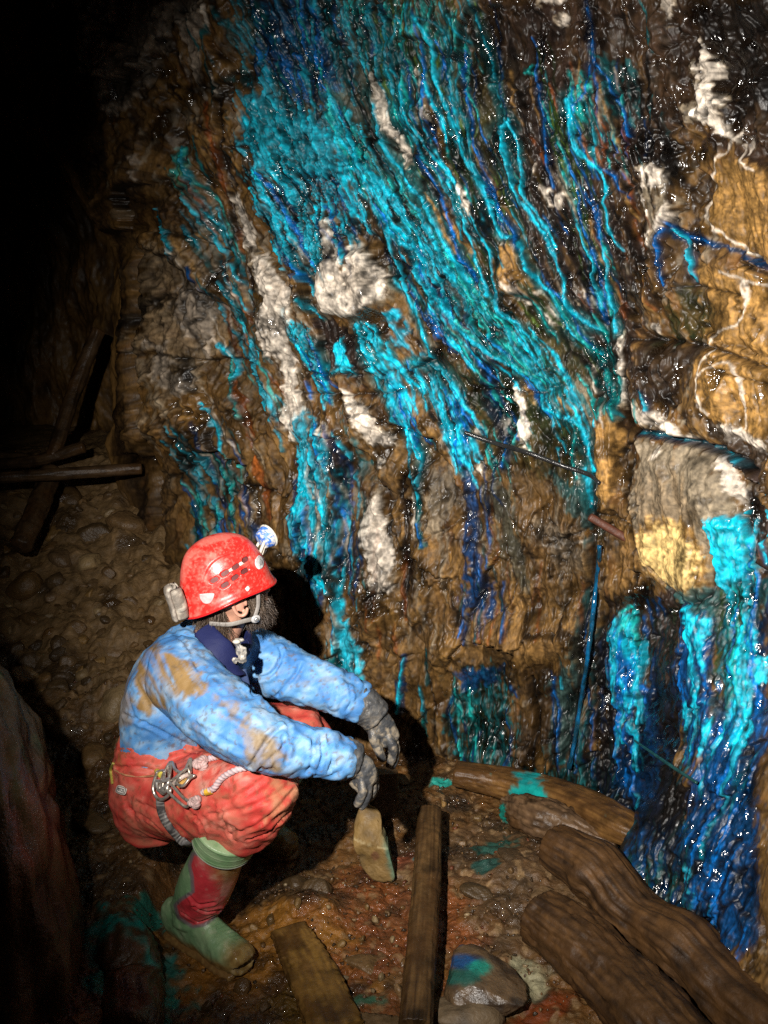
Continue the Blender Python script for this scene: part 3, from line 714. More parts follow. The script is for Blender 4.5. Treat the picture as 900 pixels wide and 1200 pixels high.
line([(862,830),(856,860),(846,880),(838,905),(828,920),(832,945),(828,965)], (9,8,8,7,5,4,3), 'C', halo='B'); area([(806,960),(820,960),(816,1010),(800,1000)], 'T', 3, 7, op=.8); area([(786,960),(830,960),(830,1060),(800,1020)], 't', 5, 10, op=.5)
area([(845,990),(865,1010),(860,1060),(842,1040)], 'c', 4, 10, dens=.5)
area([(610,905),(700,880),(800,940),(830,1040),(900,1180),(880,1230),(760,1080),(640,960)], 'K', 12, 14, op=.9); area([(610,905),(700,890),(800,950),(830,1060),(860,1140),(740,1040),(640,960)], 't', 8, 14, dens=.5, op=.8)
area([(700,900),(760,900),(800,960),(790,1010),(730,975)], 'D', 10, 16, op=.8); area([(780,960),(850,960),(870,1090),(840,1100),(790,1020)], 'D', 10, 14, op=.85); area([(735,905),(770,905),(778,960),(745,965)], 'b', 6, 10, op=.8)
area([(800,1010),(830,1020),(850,1080),(830,1080)], 'c', 6, 12, dens=.5); area([(860,960),(878,960),(880,1090),(868,1100)], 'b', 5, 10, dens=.7)
area([(758,930),(790,905),(812,925),(800,960),(770,960)], 'k', 5, 8, op=.9)
# niche and blue run in the middle
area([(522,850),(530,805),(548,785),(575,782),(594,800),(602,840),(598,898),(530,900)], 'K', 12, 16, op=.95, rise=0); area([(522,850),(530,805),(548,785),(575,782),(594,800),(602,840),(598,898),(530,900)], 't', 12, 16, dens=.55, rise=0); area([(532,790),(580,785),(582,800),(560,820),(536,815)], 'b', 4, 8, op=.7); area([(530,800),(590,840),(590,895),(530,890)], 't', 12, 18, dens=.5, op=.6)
line([(476,765),(468,800),(464,840)], (5,12,8), 'b'); line([(474,770),(466,810),(462,840)], (2,4,4), 'C'); line([(492,805),(494,850)], (7,6), 'c'); line([(490,850),(494,870)], (3,2), 'T'); line([(500,760),(502,800)], (4,4), 't')
area([(640,820),(690,700),(700,760),(680,900),(640,900)], 't', 8, 14, op=.45); line([(684,700),(682,740)], (10,8), 't')
line([(654,795),(655,812)], (3,2), 'C'); line([(680,800),(668,870),(664,900)], (4,6,5), 'b')

# ---- fine drips, the body of the colour
runs([(275,-70),(440,-70),(455,20),(420,90),(385,135),(330,125),(290,80)], 70, (50, 120), (1.5, 4), 'ctbtBTKb', .85)
runs([(400,-70),(560,-70),(560,80),(520,140),(460,120),(420,80)], 60, (50, 130), (1.2, 3), 'TctGgK', .85)
runs([(276,108),(330,112),(400,150),(400,195),(330,215),(295,205)], 46, (20, 60), (1.2, 3), 'CcCct', .7)
runs([(290,195),(400,175),(440,235),(450,262),(395,310),(378,320),(345,322),(310,280)], 75, (30, 90), (1.2, 3.0), 'CCcbBKK', .95)
runs([(372,120),(410,130),(470,215),(520,280),(575,345),(660,440),(640,455),(560,405),(505,335),(450,265),(400,190)], 100, (50, 150), (1.2, 3.2), 'CCCcTTgKK', 1.)
runs([(420,210),(480,280),(560,380),(600,430),(520,400),(460,320)], 60, (30, 90), (1.2, 2.6), 'CcTBbKg', .9)
runs([(450,0),(540,0),(560,120),(620,280),(560,300),(500,200),(460,120)], 60, (60, 150), (1.0, 2.6), 'CcTtBbGg', .85)
runs([(540,0),(700,0),(720,300),(700,440),(640,360),(590,200)], 60, (50, 150), (1.0, 2.2), 'TtbBGgkKk', .7)
runs([(640,120),(680,120),(710,330),(690,360),(660,250)], 26, (50, 130), (1.2, 2.4), 'GGTcBg', .9)
runs([(680,60),(760,60),(760,180),(700,200)], 24, (40, 100), (1.0, 2.4), 'tTbB', .7)
runs([(560,330),(640,400),(720,440),(724,480),(660,500),(590,440)], 50, (30, 90), (1.2, 3), 'TTCctg', .9)
runs([(345,380),(380,400),(390,470),(360,460)], 16, (20, 60), (1.2, 2.6), 'CcB', .9)
runs([(420,378),(450,378),(470,440),(500,520),(470,510),(440,450)], 34, (30, 80), (1.2, 2.6), 'CCcB', .95)
runs([(470,420),(500,425),(545,455),(548,540),(530,540),(505,470)], 55, (30, 90), (1.2, 2.6), 'CCcBK', .95)
runs([(335,480),(400,500),(410,700),(370,700),(345,600)], 60, (40, 110), (1.5, 4), 'CccCbBt', .75)
runs([(380,540),(430,560),(430,700),(400,690)], 26, (30, 90), (1.2, 3), 'tbck', .8)
runs([(190,180),(260,240),(330,490),(300,490),(230,330)], 60, (30, 80), (1.2, 3), 'cTtCRN', .7)
runs([(200,480),(270,500),(310,640),(210,660)], 46, (30, 90), (1.5, 4), 'ctbTB', .7)
runs([(540,560),(580,560),(600,730),(540,730)], 22, (30, 80), (1.2, 3), 'bBDt', .8)
runs([(560,380),(610,400),(620,560),(560,560)], 22, (30, 90), (1.0, 2.4), 'BbTt', .8)
runs([(410,560),(700,560),(700,740),(420,760)], 90, (20, 80), (1.0, 3), 'kKnoAR', .55)
runs([(140,200),(340,200),(430,760),(200,640)], 130, (20, 80), (1.0, 3), 'kKnoAW', .5)
runs([(590,60),(760,60),(760,380),(640,330)], 80, (20, 70), (1.0, 2.6), 'KkoRA', .6)
runs([(700,705),(800,700),(800,990),(690,960)], 60, (50, 140), (2.5, 7), 'bbDDtKK', .8)
runs([(712,715),(748,715),(752,960),(720,900)], 34, (40, 120), (1.5, 4), 'CcBb', .8)
runs([(805,700),(846,705),(850,900),(805,890)], 34, (40, 130), (2, 6), 'CcBbD', .8)
runs([(850,600),(884,610),(890,860),(850,800)], 50, (40, 130), (1.5, 4), 'CCcTB', .8)
runs([(800,860),(905,800),(905,1110),(840,1090)], 70, (60, 170), (3, 8), 'bbDDBbKc', .7)
runs([(640,900),(800,920),(860,1110),(740,1030)], 40, (30, 90), (2, 6), 'tDbKK', .75)
runs([(520,785),(600,785),(600,900),(525,900)], 34, (20, 70), (1.2, 3), 'tTbKg', .8)
runs([(620,780),(700,700),(700,900),(640,900)], 34, (40, 100), (1.2, 3), 'tbkKB', .7)
runs([(470,110),(540,120),(640,330),(600,370),(500,250)], 42, (40, 110), (1.5, 4.5), 'nNgkKoGg', .85)
runs([(560,120),(640,150),(690,330),(640,330)], 34, (40, 110), (1.5, 4.5), 'PKknPK', .85)
runs([(400,180),(470,250),(590,420),(540,400),(440,300)], 22, (40, 90), (1.2, 3), 'gKnk', .8)
runs([(700,60),(800,60),(790,200),(720,330),(700,200)], 40, (40, 110), (2, 5), 'KPknK', .85)
for P, w, k in MAIN:
    if k in 'CcTGB' and max(np.atleast_1d(w)) >= 3: line(P, tuple(np.atleast_1d(w)*.85), k, rise=.0015)
for P in whites[:9] + whites[11:26]: area(P, 'W', 2.5, 5, op=.6, rise=0)
area([(520,560),(690,560),(690,700),(540,720)], 'k', 20, 30, op=.45)
area([(690,800),(706,720),(712,830),(724,965),(690,965)], 'K', 6, 12, op=.92); area([(752,715),(802,712),(802,880),(778,905),(757,840)], 'K', 6, 12, op=.85); area([(750,885),(800,900),(815,930),(792,1005),(752,962)], 'K', 8, 14, op=.9)  # black painted in as the shade of the hollows between the runs
area([(757,720),(792,716),(790,800),(765,800)], 'P', 6, 14, dens=.7); area([(846,700),(862,700),(862,860),(846,840)], 'g', 5, 9, op=.8)
line([(740,845),(744,870),(743,905)], (6,7,4), 'C'); line([(722,722),(735,716),(742,760)], (4,6,5), 'T')
# ---- relief, metres toward the room ------------------------------------------------------------------
bulge([(740,520),(860,535),(866,640),(838,700),(800,702),(748,670)], .03, 18)
bulge([(752,622),(815,618),(838,690),(812,700),(752,660)], .022, 22)
bulge([(735,395),(980,440),(980,540),(880,528),(740,495)], .035, 18)
bulge([(735,390),(760,270),(980,320),(980,440),(850,412)], .022, 18)
bulge([(820,170),(980,200),(980,320),(900,318),(818,270)], .03, 18)
bulge([(745,195),(790,200),(788,290),(755,290)], .02, 10)
bulge([(588,285),(612,278),(640,350),(592,348)], .03, 6)
bulge([(375,300),(440,290),(462,370),(380,374)], .045, 14)
bulge([(372,250),(470,260),(470,372),(375,372)], .03, 16)
bulge([(498,745),(560,728),(690,720),(694,760),(640,775),(600,782),(545,770),(505,800)], .05, 26)
bulge([(528,795),(560,782),(592,788),(604,830),(600,905),(524,905),(518,850)], -.06, 40)
bulge([(690,700),(800,710),(800,960),(690,930)], -.045, 30)
bulge([(705,715),(750,715),(760,960),(700,960)], .035, 22)
bulge([(805,700),(846,700),(850,880),(805,880)], .03, 20)
bulge([(410,560),(440,560),(470,720),(420,760)], .035, 14)
bulge([(280,100),(380,130),(400,210),(300,215)], .03, 18)
bulge([(695,470),(728,470),(726,600),(700,600)], .035, 8)
bulge([(340,480),(400,520),(405,700),(350,650)], .03, 14)
bulge([(565,420),(660,450),(560,520)], -.03, 14)
for P, w, d in (([(738,398),(790,402),(850,415),(905,436)], 3, .02), ([(735,500),(745,507),(800,516),(850,531),(880,548),(890,560)], 4, .045), ([(735,395),(732,470),(738,505),(735,600)], 2.5, .02),
                ([(870,300),(905,320)], 4, .03), ([(742,600),(752,650),(800,702),(838,698),(846,650)], 2.5, .02), ([(696,560),(692,640),(686,700),(676,800),(664,890)], 5, .035),
                ([(255,120),(258,200),(275,290),(296,380)], 3, .03), ([(345,460),(440,462),(470,456)], 2, .012), ([(545,445),(560,455),(640,462)], 3, .018), ([(360,436),(425,438),(440,440)], 1.6, .012),
                ([(770,350),(800,335),(860,345)], 2, .01), ([(825,420),(860,440),(905,450)], 1.6, .012), ([(640,640),(700,615)], 2, .012), ([(590,640),(600,700),(560,740)], 1.6, .01), ([(700,600),(745,620),(742,690)], 2, .015),
                ([(620,800),(626,850),(620,895)], 4, .03), ([(500,780),(508,830),(500,880)], 2, .01), ([(405,100),(430,160),(470,235)], 3, .015), ([(860,310),(905,330)], 3, .02), ([(880,430),(895,500)], 1.4, .008)):
    crack(P, w, d)
crack([(156,300),(158,420),(172,500),(176,640)], 7, .10, 'K', .7)
for P in ([(740,512),(860,535),(866,640),(838,700),(800,702),(748,670)], [(790,395),(980,440),(980,540),(880,528),(800,495)], [(800,310),(980,330),(980,440),(850,412),(820,380)], [(820,170),(980,200),(980,320),(900,318),(818,270)],
          [(375,300),(440,290),(462,370),(380,374)], [(588,285),(612,278),(640,350),(592,348)], [(695,470),(728,470),(726,600),(700,600)], [(745,195),(790,200),(788,290),(755,290)]): smooth(P, .92)
smooth([(745,610),(850,610),(846,710),(745,700)], 1.0)
seams()
fc_keep = (1-SMO)*(1 - .55*ss(.12, .35, CM[..., 2]-CM[..., 0]))
for fe, wd, o_ in ((fe1, .06, .75), (fe2, .07, .5)):
    mixc((1-ss(wd*.3, wd, fe + .03*n_fine))*o_*fc_keep*ss(-.25, .1, n_mid), COLS['K'], .22)
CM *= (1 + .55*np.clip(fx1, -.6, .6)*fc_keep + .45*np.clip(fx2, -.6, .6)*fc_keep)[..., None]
obl = 1 - .55*ss(680, 860, gx)*ss(540, 760, gy)
HM += fc_keep*(.036*fx1 + .006*fx2) - fc_keep*(.008*(1-ss(0, .10, fe1)) + .003*(1-ss(0, .12, fe2)))
rid = np.clip(1-np.abs(fbm(gx/30+gy/120, gy/60, 35., 4))*4, 0, 1)
SM1 = 1 - .9*SMO
HM += (.006*n_run + .018*n_wide + .050*n_big + .015*n_mid*SM1 + .003*n_fine*SM1 + .0003*n_grain)
HM += .011*(rid-.5)*SM1 + .0012*np.abs(fbm(gx/7, gy/12, 36., 3))*SM1
HM += .006*(ss(.1, .8, fil) - .3) * ss(.02, .2, CM[..., 2]-CM[..., 0])
HM += .003*(ss(.1, .8, fil2) - .3) * ss(.02, .2, CM[..., 2]-CM[..., 0])
HM *= obl
CM *= (1 + .28*n_grain + .30*n_fine)[..., None]
RM += .14*n_mid + .10*n_fine + 0.22*(1-ss(.02, .26, fbm(gx/36, gy/44, 39., 3)))
RM = np.clip(RM, .06, .8)

def sample(A, px, py):
    x = np.clip(px + MG, 0, HW-1.001); y = np.clip(py + MG, 0, HH-1.001)
    xi = x.astype(int); yi = y.astype(int); fx = x - xi; fy = y - yi
    if A.ndim == 3: fx = fx[..., None]; fy = fy[..., None]
    return (A[yi, xi]*(1-fx)+A[yi, xi+1]*fx)*(1-fy) + (A[yi+1, xi]*(1-fx)+A[yi+1, xi+1]*fx)*fy

# ---- plan of the passage: right wall, face, left recess, left wall ------------------------------------
PLAN = np.array([(1.75,-.6),(1.6,.6),(1.42,1.5),(1.22,2.15),(1.02,2.62),(.80,2.98),(.42,3.20),(.0,3.40),(-.42,3.62),(-.80,3.90),(-1.06,4.22),(-1.20,4.50),(-1.24,4.85),(-1.42,5.25),(-1.85,5.55),(-2.35,5.5),(-2.62,4.9),(-2.45,4.0),(-2.05,3.0),(-1.75,2.0),(-1.65,1.0),(-1.7,-.6)])
PC = catmull(PLAN, 4000)
arc = np.concatenate([[0], np.cumsum(np.linalg.norm(np.diff(PC, axis=0), axis=1))])
def plan_at(s):
    return np.stack([np.interp(s, arc, PC[:, 0]), np.interp(s, arc, PC[:, 1])], -1)
def face(s, z):
    """the undetailed face of the rock at arc length s, height z"""
    p = plan_at(s)
    e = .02; tn = plan_at(np.minimum(s+e, arc[-1])) - plan_at(np.maximum(s-e, 0)); tn /= np.linalg.norm(tn, axis=-1, keepdims=True)
    nr = np.stack([-tn[..., 1], tn[..., 0]], -1)     # toward the room? checked below
    x, y = p[..., 0], p[..., 1]
    far_left = ss(.3, 1.0, -x)*ss(3.2, 4.0, y)
    x = x - .34*np.maximum(z-1.9, 0)*far_left - .02
    # the bank of flowstone at the foot on the right, leaning crown overhead
    right = ss(.82, 1.05, p[..., 0])*ss(1.0, 1.8, y)
    apron = .36*right*(1-ss(-.10, .95, z))
    lean = .06*np.maximum(z-1.6, 0)**1.5
    out = apron + lean
    return np.stack([x + nr[..., 0]*out, y + nr[..., 1]*out, z*np.ones_like(x)], -1), nr
_s0 = np.interp(0, [0], [0]); _t = face(np.array([arc[-1]*.35]), np.array([1.0]))
# choose sample spacing: fine where the photograph looks, coarse elsewhere
sd = [0.0]
while sd[-1] < arc[-1]:
    p = plan_at(np.array([sd[-1]]))[0]
    P3 = np.array([[p[0], p[1], 1.2], [p[0]-.36*ss(.82, 1.05, p[0]), p[1], -.1]]); px, _ = proj(P3); px = px[0] if p[0] < 0 else min(px); dpt = max(.4, p[1]*CP + .2)
    fine = 1.05*dpt/FOC
    if p[1] < .8 or px < -60 or px > 975: fine = .035
    sd.append(sd[-1] + max(fine, .0028))
sd = np.array(sd[:-1])
zs = np.concatenate([np.arange(-.35, -.05, .02), np.arange(-.05, 3.02, .0043), np.arange(3.03, 3.9, .03)])
Sg, Zg = np.meshgrid(sd, zs, indexing='xy')
Bp, Nr = face(Sg, Zg)
bpx, bpy_ = proj(Bp)
infr = (bpx > -MG) & (bpx < 900+MG) & (bpy_ > -MG) & (bpy_ < 1200+MG) & (Bp[..., 1] > 1.2)
wc = sample(CM, bpx, bpy_); wr = sample(RM, bpx, bpy_); wh = sample(HM, bpx, bpy_)
# beyond the picture the same rock goes on
gn = fbm(Sg*9, Zg*4, 40., 4); gn2 = fbm(Sg*3, Zg*1.6, 41., 3)
dc = lerp(np.array(COLS['n'])[None, None], np.array(COLS['N'])[None, None]*1.2, ss(-.3, .3, gn)[..., None])
edge = ss(0, 60, np.minimum(np.minimum(bpx+MG, 900+MG-bpx), np.minimum(bpy_+MG, 1200+MG-bpy_))) * infr
leftwall = ss(-1.25, -1.55, Bp[..., 0]) * (bpx < 140)
edge = edge*(1-leftwall)
vd = Bp - CAM; vd /= np.linalg.norm(vd, axis=-1, keepdims=True)
edge = edge*ss(.06, .30, -(vd[..., 0]*Nr[..., 0] + vd[..., 1]*Nr[..., 1]))
wc = dc*(1-edge[..., None]) + wc*edge[..., None]; wr = .45*(1-edge) + wr*edge; wh = (.09*gn2+.04*gn)*(1-edge) + wh*edge
rough_wide = .10*fbm(Bp[..., 0]*1.7, Bp[..., 1]*1.7, Zg*1.1, 3)
wh = wh + rough_wide + .05*leftwall*fbm(Sg*7, Zg*2.5, 42., 4)
Wv = Bp.copy(); Wv[..., 0] += Nr[..., 0]*wh; Wv[..., 1] += Nr[..., 1]*wh
nz, ns = Sg.shape
idx = np.arange(nz*ns).reshape(nz, ns)
WF = np.stack([idx[:-1, :-1], idx[:-1, 1:], idx[1:, 1:], idx[1:, :-1]], -1).reshape(-1, 4)
wcol = np.concatenate([np.clip(wc, 0, .85), wr[..., None]], -1).reshape(-1, 4)
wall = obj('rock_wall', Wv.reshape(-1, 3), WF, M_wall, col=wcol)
tag(wall, 'wet mine wall streaked with turquoise and blue copper minerals', kind='structure')
WVf = Wv[::3, ::3]; _i = np.arange(WVf.shape[0]*WVf.shape[1]).reshape(WVf.shape[:2])
wall_bvh = BVHTree.FromPolygons([tuple(v) for v in WVf.reshape(-1, 3)], np.stack([_i[:-1, :-1], _i[:-1, 1:], _i[1:, 1:], _i[1:, :-1]], -1).reshape(-1, 4).tolist())
def on_wall(px, py, off=0.0):
    d = Vector(ray(px, py)).normalized()
    h = wall_bvh.ray_cast(Vector(CAM), d)
    return np.array(h[0] - d*off) if h[0] is not None else at(px, py, 3.4)
# roof of the working
rx, ry = np.meshgrid(np.linspace(-3.2, 2.4, 90), np.linspace(-1.2, 6.2, 110))
rz = 3.55 + .18*fbm(rx, ry, 50., 4) + .05*fbm(rx*5, ry*5, 51., 3)
_i = np.arange(rx.size).reshape(rx.shape)
rc = lerp(np.array(COLS['n']), np.array(COLS['N']), ss(-.3, .3, fbm(rx*4, ry*4, 52., 3))[..., None]).reshape(-1, 3)
roof = obj('rock_roof', np.stack([rx, ry, rz], -1).reshape(-1, 3), np.stack([_i[:-1, :-1], _i[1:, :-1], _i[1:, 1:], _i[:-1, 1:]], -1).reshape(-1, 4), M_rock, col=rc)
tag(roof, 'dark rock roof of the mine passage', kind='structure')
# =================================================================== THE FLOOR
def floor_h(x, y, fine=True):
    x = np.asarray(x, float); y = np.asarray(y, float)
    h = .030*fbm(x*2.2, y*2.2, 60., 3)
    left = 1 - ss(-.70, -.63, x + .03*fbm(y*4, y*0, 61., 2))
    h = h + .085*left*(1-ss(3.4, 3.9, y))*ss(.5, 1.2, y)                           # the step along the left side
    ramp = 1 - ss(-1.02, -.62, x - .20*(y-3.2))
    h = h + ramp*np.clip(.60*(y-3.12) + .08*fbm(x*4, y*4, 62., 3), 0, .92)          # the heap of rubble at the back
    h = h + .07*np.exp(-(((x+.22)/.11)**2 + ((y-2.44)/.10)**2))                      # lump of clay in the middle
    h = h + .05*np.exp(-(((x-.02)/.16)**2 + ((y-3.0)/.12)**2))
    h = h + .06*np.exp(-(((x-.48)/.28)**2 + ((y-2.62)/.22)**2))
    if fine:
        n1 = fbm(x*9, y*9, 63., 4); n2 = fbm(x*26, y*26, 64., 4)
        h = h + .016*n1 + .011*n2 - .010*np.clip(1-np.abs(fbm(x*7, y*7, 65., 3))*9, 0, 1) + 0.004*np.abs(fbm(x*55, y*55, 66., 3))
        h = h + ramp*ss(3.1, 3.4, y)*.03*np.abs(fbm(x*14, y*14, 67., 3))
    return h
def axis(segs): return np.concatenate([np.arange(a, b, d) for a, b, d in segs])
fx_ = axis([(-3.0, -1.7, .04), (-1.7, -1.2, .012), (-1.2, 1.15, .0048), (1.15, 2.2, .03)])
fy_ = axis([(-1.0, 1.7, .05), (1.7, 3.55, .0052), (3.55, 4.9, .010), (4.9, 6.2, .04)])
FX, FY = np.meshgrid(fx_, fy_)
FZ = floor_h(FX, FY)
def patch(cx, cy, rx, ry, a=0.0, sc=9, seed=0., rag=.9):
    c, s = math.cos(a), math.sin(a); u = ((FX-cx)*c+(FY-cy)*s)/rx; v = (-(FX-cx)*s+(FY-cy)*c)/ry
    return 1 - ss(.55, 1.15, np.sqrt(u*u+v*v) + rag*fbm(FX*sc, FY*sc, 70.+seed, 4))
fc = np.zeros(FX.shape + (3,)); fc[:] = (.125, .056, .016)
fr = np.full(FX.shape, .34)
def fmix(m, c, r=None):
    global fc, fr
    fc = fc*(1-m[..., None]) + np.array(c)*m[..., None]
    if r is not None: fr = fr*(1-m)+r*m
fmix(ss(-.1, .4, fbm(FX*6, FY*6, 71., 4)), (.045, .025, .012), .25)
fmix(ss(.0, .4, fbm(FX*13, FY*13, 72., 4)), (.125, .065, .022), .4)
p = on_z(300, 1120); fmix(patch(p[0], p[1], .34, .22, 0, 7, 1)*.85, (.27, .115, .018), .30)
p = on_z(470, 1080); fmix(patch(p[0], p[1], .24, .30, 0, 8, 2)*.8, (.185, .055, .016), .2)
p = on_z(470, 1010); fmix(patch(p[0], p[1], .13, .05, .2, 14, 3)*.9, (.22, .062, .030), .3)
p = on_z(620, 1010); fmix(patch(p[0], p[1], .40, .40, 0, 7, 4)*.6, (.075, .048, .026), .45)
p = on_z(600, 1150); fmix(patch(p[0], p[1], .13, .07, .6, 12, 5)*.85, (.30, .28, .17), .5)
p = on_z(640, 1180); fmix(patch(p[0], p[1], .12, .04, .5, 12, 6)*.9, (.16, .035, .008), .4)
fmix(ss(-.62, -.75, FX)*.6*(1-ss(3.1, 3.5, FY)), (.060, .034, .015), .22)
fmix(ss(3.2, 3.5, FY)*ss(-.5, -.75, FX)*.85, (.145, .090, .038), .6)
p = on_z(350, 1170); fmix(patch(p[0], p[1], .07, .10, 0, 14, 7)*.8, (.30, .165, .018), .5)
fmix(ss(.22, .38, fbm(FX*24, FY*24, 73., 3))*.6, (.24, .15, .07), .5)
fmix(ss(.10, .38, fbm(FX*5+3, FY*5, 74., 4))*.7, (.020, .012, .007), .14)
for px, py, rx, ry, a, c in ((150, 1120, .12, .17, .9, (.010, .17, .15)), (148, 1155, .07, .09, .5, (.012, .24, .21)), (172, 1060, .06, .06, 0, (.01, .15, .11)), (185, 1000, .04, .06, 0, (.02, .10, .05)),
                             (518, 921, .055, .03, 0, (.010, .27, .22)), (500, 1012, .035, .03, .3, (.010, .20, .19)), (582, 1000, .07, .05, .4, (.012, .07, .055)), (570, 1030, .05, .04, .4, (.012, .06, .05)),
                             (430, 1175, .05, .03, 0, (.02, .10, .06)), (700, 1003, .10, .04, -.4, (.012, .10, .08)), (735, 985, .10, .05, -.4, (.008, .13, .13)), (790, 1040, .12, .07, -.8, (.005, .08, .13))):
    p = on_z(px, py, .08 if px < 180 else 0.0); fmix(patch(p[0], p[1], rx, ry, a, 15, px*.1, 1.3)*.9, c, .35)
fc = fc*(1 + .35*fbm(FX*40, FY*40, 75., 3))[..., None]
_i = np.arange(FX.size).reshape(FX.shape)
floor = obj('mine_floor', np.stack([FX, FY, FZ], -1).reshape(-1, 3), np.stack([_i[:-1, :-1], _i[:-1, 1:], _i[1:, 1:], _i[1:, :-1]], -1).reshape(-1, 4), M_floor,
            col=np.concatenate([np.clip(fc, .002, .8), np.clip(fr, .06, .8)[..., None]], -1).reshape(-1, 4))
tag(floor, 'wet brown mud floor of the mine with trodden clay and grit', kind='structure')
def on_floor(px, py):
    z = 0.0
    for _ in range(12): p = on_z(px, py, z); z = .5*z + .5*float(floor_h(p[0], p[1], False))
    p[2] = float(floor_h(p[0], p[1])); return p

# ---- stones -------------------------------------------------------------------------------------------
def rock_shape(seed, sub=3, cuts=9, rough=.10, size=(1, 1, 1)):
    r = np.random.RandomState(seed); V, F = ICO[sub]; V = V.copy()
    for _ in range(cuts):
        n = norm(r.normal(size=3)); d = r.uniform(.55, .88); e = V @ n - d
        V -= np.maximum(e, 0)[:, None]*n*.92
    V += V*(rough*fbm(V[:, 0]*2.2+seed, V[:, 1]*2.2, V[:, 2]*2.2, 4))[:, None]*2
    return V*np.array(size), F
stone_meshes = []
for k in range(9):
    V, F = rock_shape(100+k, 3 if k < 6 else 2, 8, .09, (1, .8, .6))
    c = .72*np.array(((.16,.09,.034), (.12,.07,.028), (.19,.11,.045), (.10,.06,.025), (.21,.12,.038), (.14,.085,.04), (.17,.095,.034), (.10,.052,.018), (.28,.19,.09))[k])
    cc = c*(1 + .5*fbm(V[:, 0]*3, V[:, 1]*3, V[:, 2]*3, 3))[:, None]
    me = new_mesh('stone', V, F, np.concatenate([np.clip(cc, .005, .7), np.full((len(V), 1), .42 if k != 7 else .2)], 1)); me.materials.append(M_stone); stone_meshes.append(me)
def put_stone(x, y, z, s, k, rot, parent=None, name='stone', sq=(1, 1, 1)):
    o = bpy.data.objects.new(name, stone_meshes[k % 9]); COL.objects.link(o)
    o.location = (x, y, z); o.scale = (s*sq[0], s*sq[1], s*sq[2]); o.rotation_euler = rot
    if parent is not None: o.parent = parent
    return o
r = np.random.RandomState(3); cnt = 0; placed = []
while cnt < 236:                                       # the packed heap at the back left
    px, py = r.uniform(-20, 200), r.uniform(556, 900)
    if px > 120 + (py-560)*.5 + 40 and py < 640: continue
    s = r.choice([.028, .042, .06, .09], p=[.38, .34, .2, .08]) * r.uniform(.8, 1.25)
    d = ray(px, py); Ys = np.linspace(2.8, 5.0, 50); P = CAM + d*(Ys/d[1])[:, None]
    below = np.nonzero(P[:, 2] < floor_h(P[:, 0], P[:, 1], False))[0]
    if not len(below): continue
    q = P[below[0]]
    if q[1] < 2.95: continue
    if any((q[0]-a)**2+(q[1]-b)**2+(q[2]-c_)**2 < (.8*(s+t))**2 for a, b, c_, t in placed): 
        if r.rand() < .93: continue
    placed.append((q[0], q[1], q[2], s))
    put_stone(q[0], q[1], q[2] + s*.12, s, r.randint(0, 9), r.uniform(-.6, .6, 3) + np.array([-.3, 0, r.uniform(0, 6)]), floor); cnt += 1
r = np.random.RandomState(9)
for px, py, s in [(388, 1065, .012), (440, 1082, .016), (455, 1072, .012), (400, 1110, .018), (430, 1135, .013), (415, 1075, .010), (470, 1060, .012), (460, 1100, .011), (500, 958, .02), (520, 945, .018), (640, 1000, .02),
                  (600, 1020, .016), (545, 990, .02), (390, 1030, .014), (350, 1060, .02), (320, 1075, .022), (300, 1090, .018), (445, 1150, .016), (470, 1130, .015), (560, 960, .02), (590, 975, .02), (430, 1060, .014), (480, 1045, .012), (468, 1165, .02),
                  (330, 1120, .016), (280, 1160, .03), (240, 1180, .02), (310, 1180, .018), (425, 1098, .013), (405, 1145, .014)]:
    p = on_floor(px + r.uniform(-3, 3), py + r.uniform(-3, 3)); put_stone(p[0], p[1], p[2] + s*.2, s, [8, 4, 2, 0, 7][r.randint(5)], r.uniform(0, 6, 3), floor)
r = np.random.RandomState(21)
N_ = 2800; gxs = r.uniform(-1.2, 1.0, N_*2); gys = r.uniform(1.85, 3.5, N_*2)
keep = fbm(gxs*4, gys*4, 80., 3) + .35*np.exp(-((gxs-.0)/.35)**2) > r.uniform(-.25, .5, N_*2)
gxs, gys = gxs[keep][:N_], gys[keep][:N_]; gz = floor_h(gxs, gys)
ph = (1+5**.5)/2
V0, F0 = rock_shape(5, 2, 5, .1)
import itertools
bm = bmesh.new(); bmesh.ops.create_icosphere(bm, subdivisions=1, radius=1.0); V0 = np.array([v.co[:] for v in bm.verts]); F0 = np.array([[v.index for v in f.verts] for f in bm.faces]); bm.free()
sz = .0022 + .0055*r.rand(len(gxs))**3.0
jitter = 1 + .35*r.normal(size=(len(gxs), len(V0), 1)); sc3 = r.uniform(.6, 1.3, (len(gxs), 1, 3))
GV = V0[None]*jitter*sc3*sz[:, None, None] + np.stack([gxs, gys, gz + sz*.3], -1)[:, None, :]
GF = (F0[None] + (np.arange(len(gxs))*len(V0))[:, None, None]).reshape(-1, 3)
gcol = np.array([(.10,.05,.02), (.20,.11,.045), (.05,.03,.014), (.30,.21,.11), (.16,.05,.02)])[r.choice(5, len(gxs), p=[.35,.27,.2,.08,.1])]
gravel = obj('gravel', GV.reshape(-1, 3), GF, M_stone, parent=None, col=np.repeat(np.concatenate([gcol, np.full((len(gxs), 1), .25)], 1), len(V0), 0))
tag(gravel, 'fine wet grit scattered over the mud floor', kind='stuff')

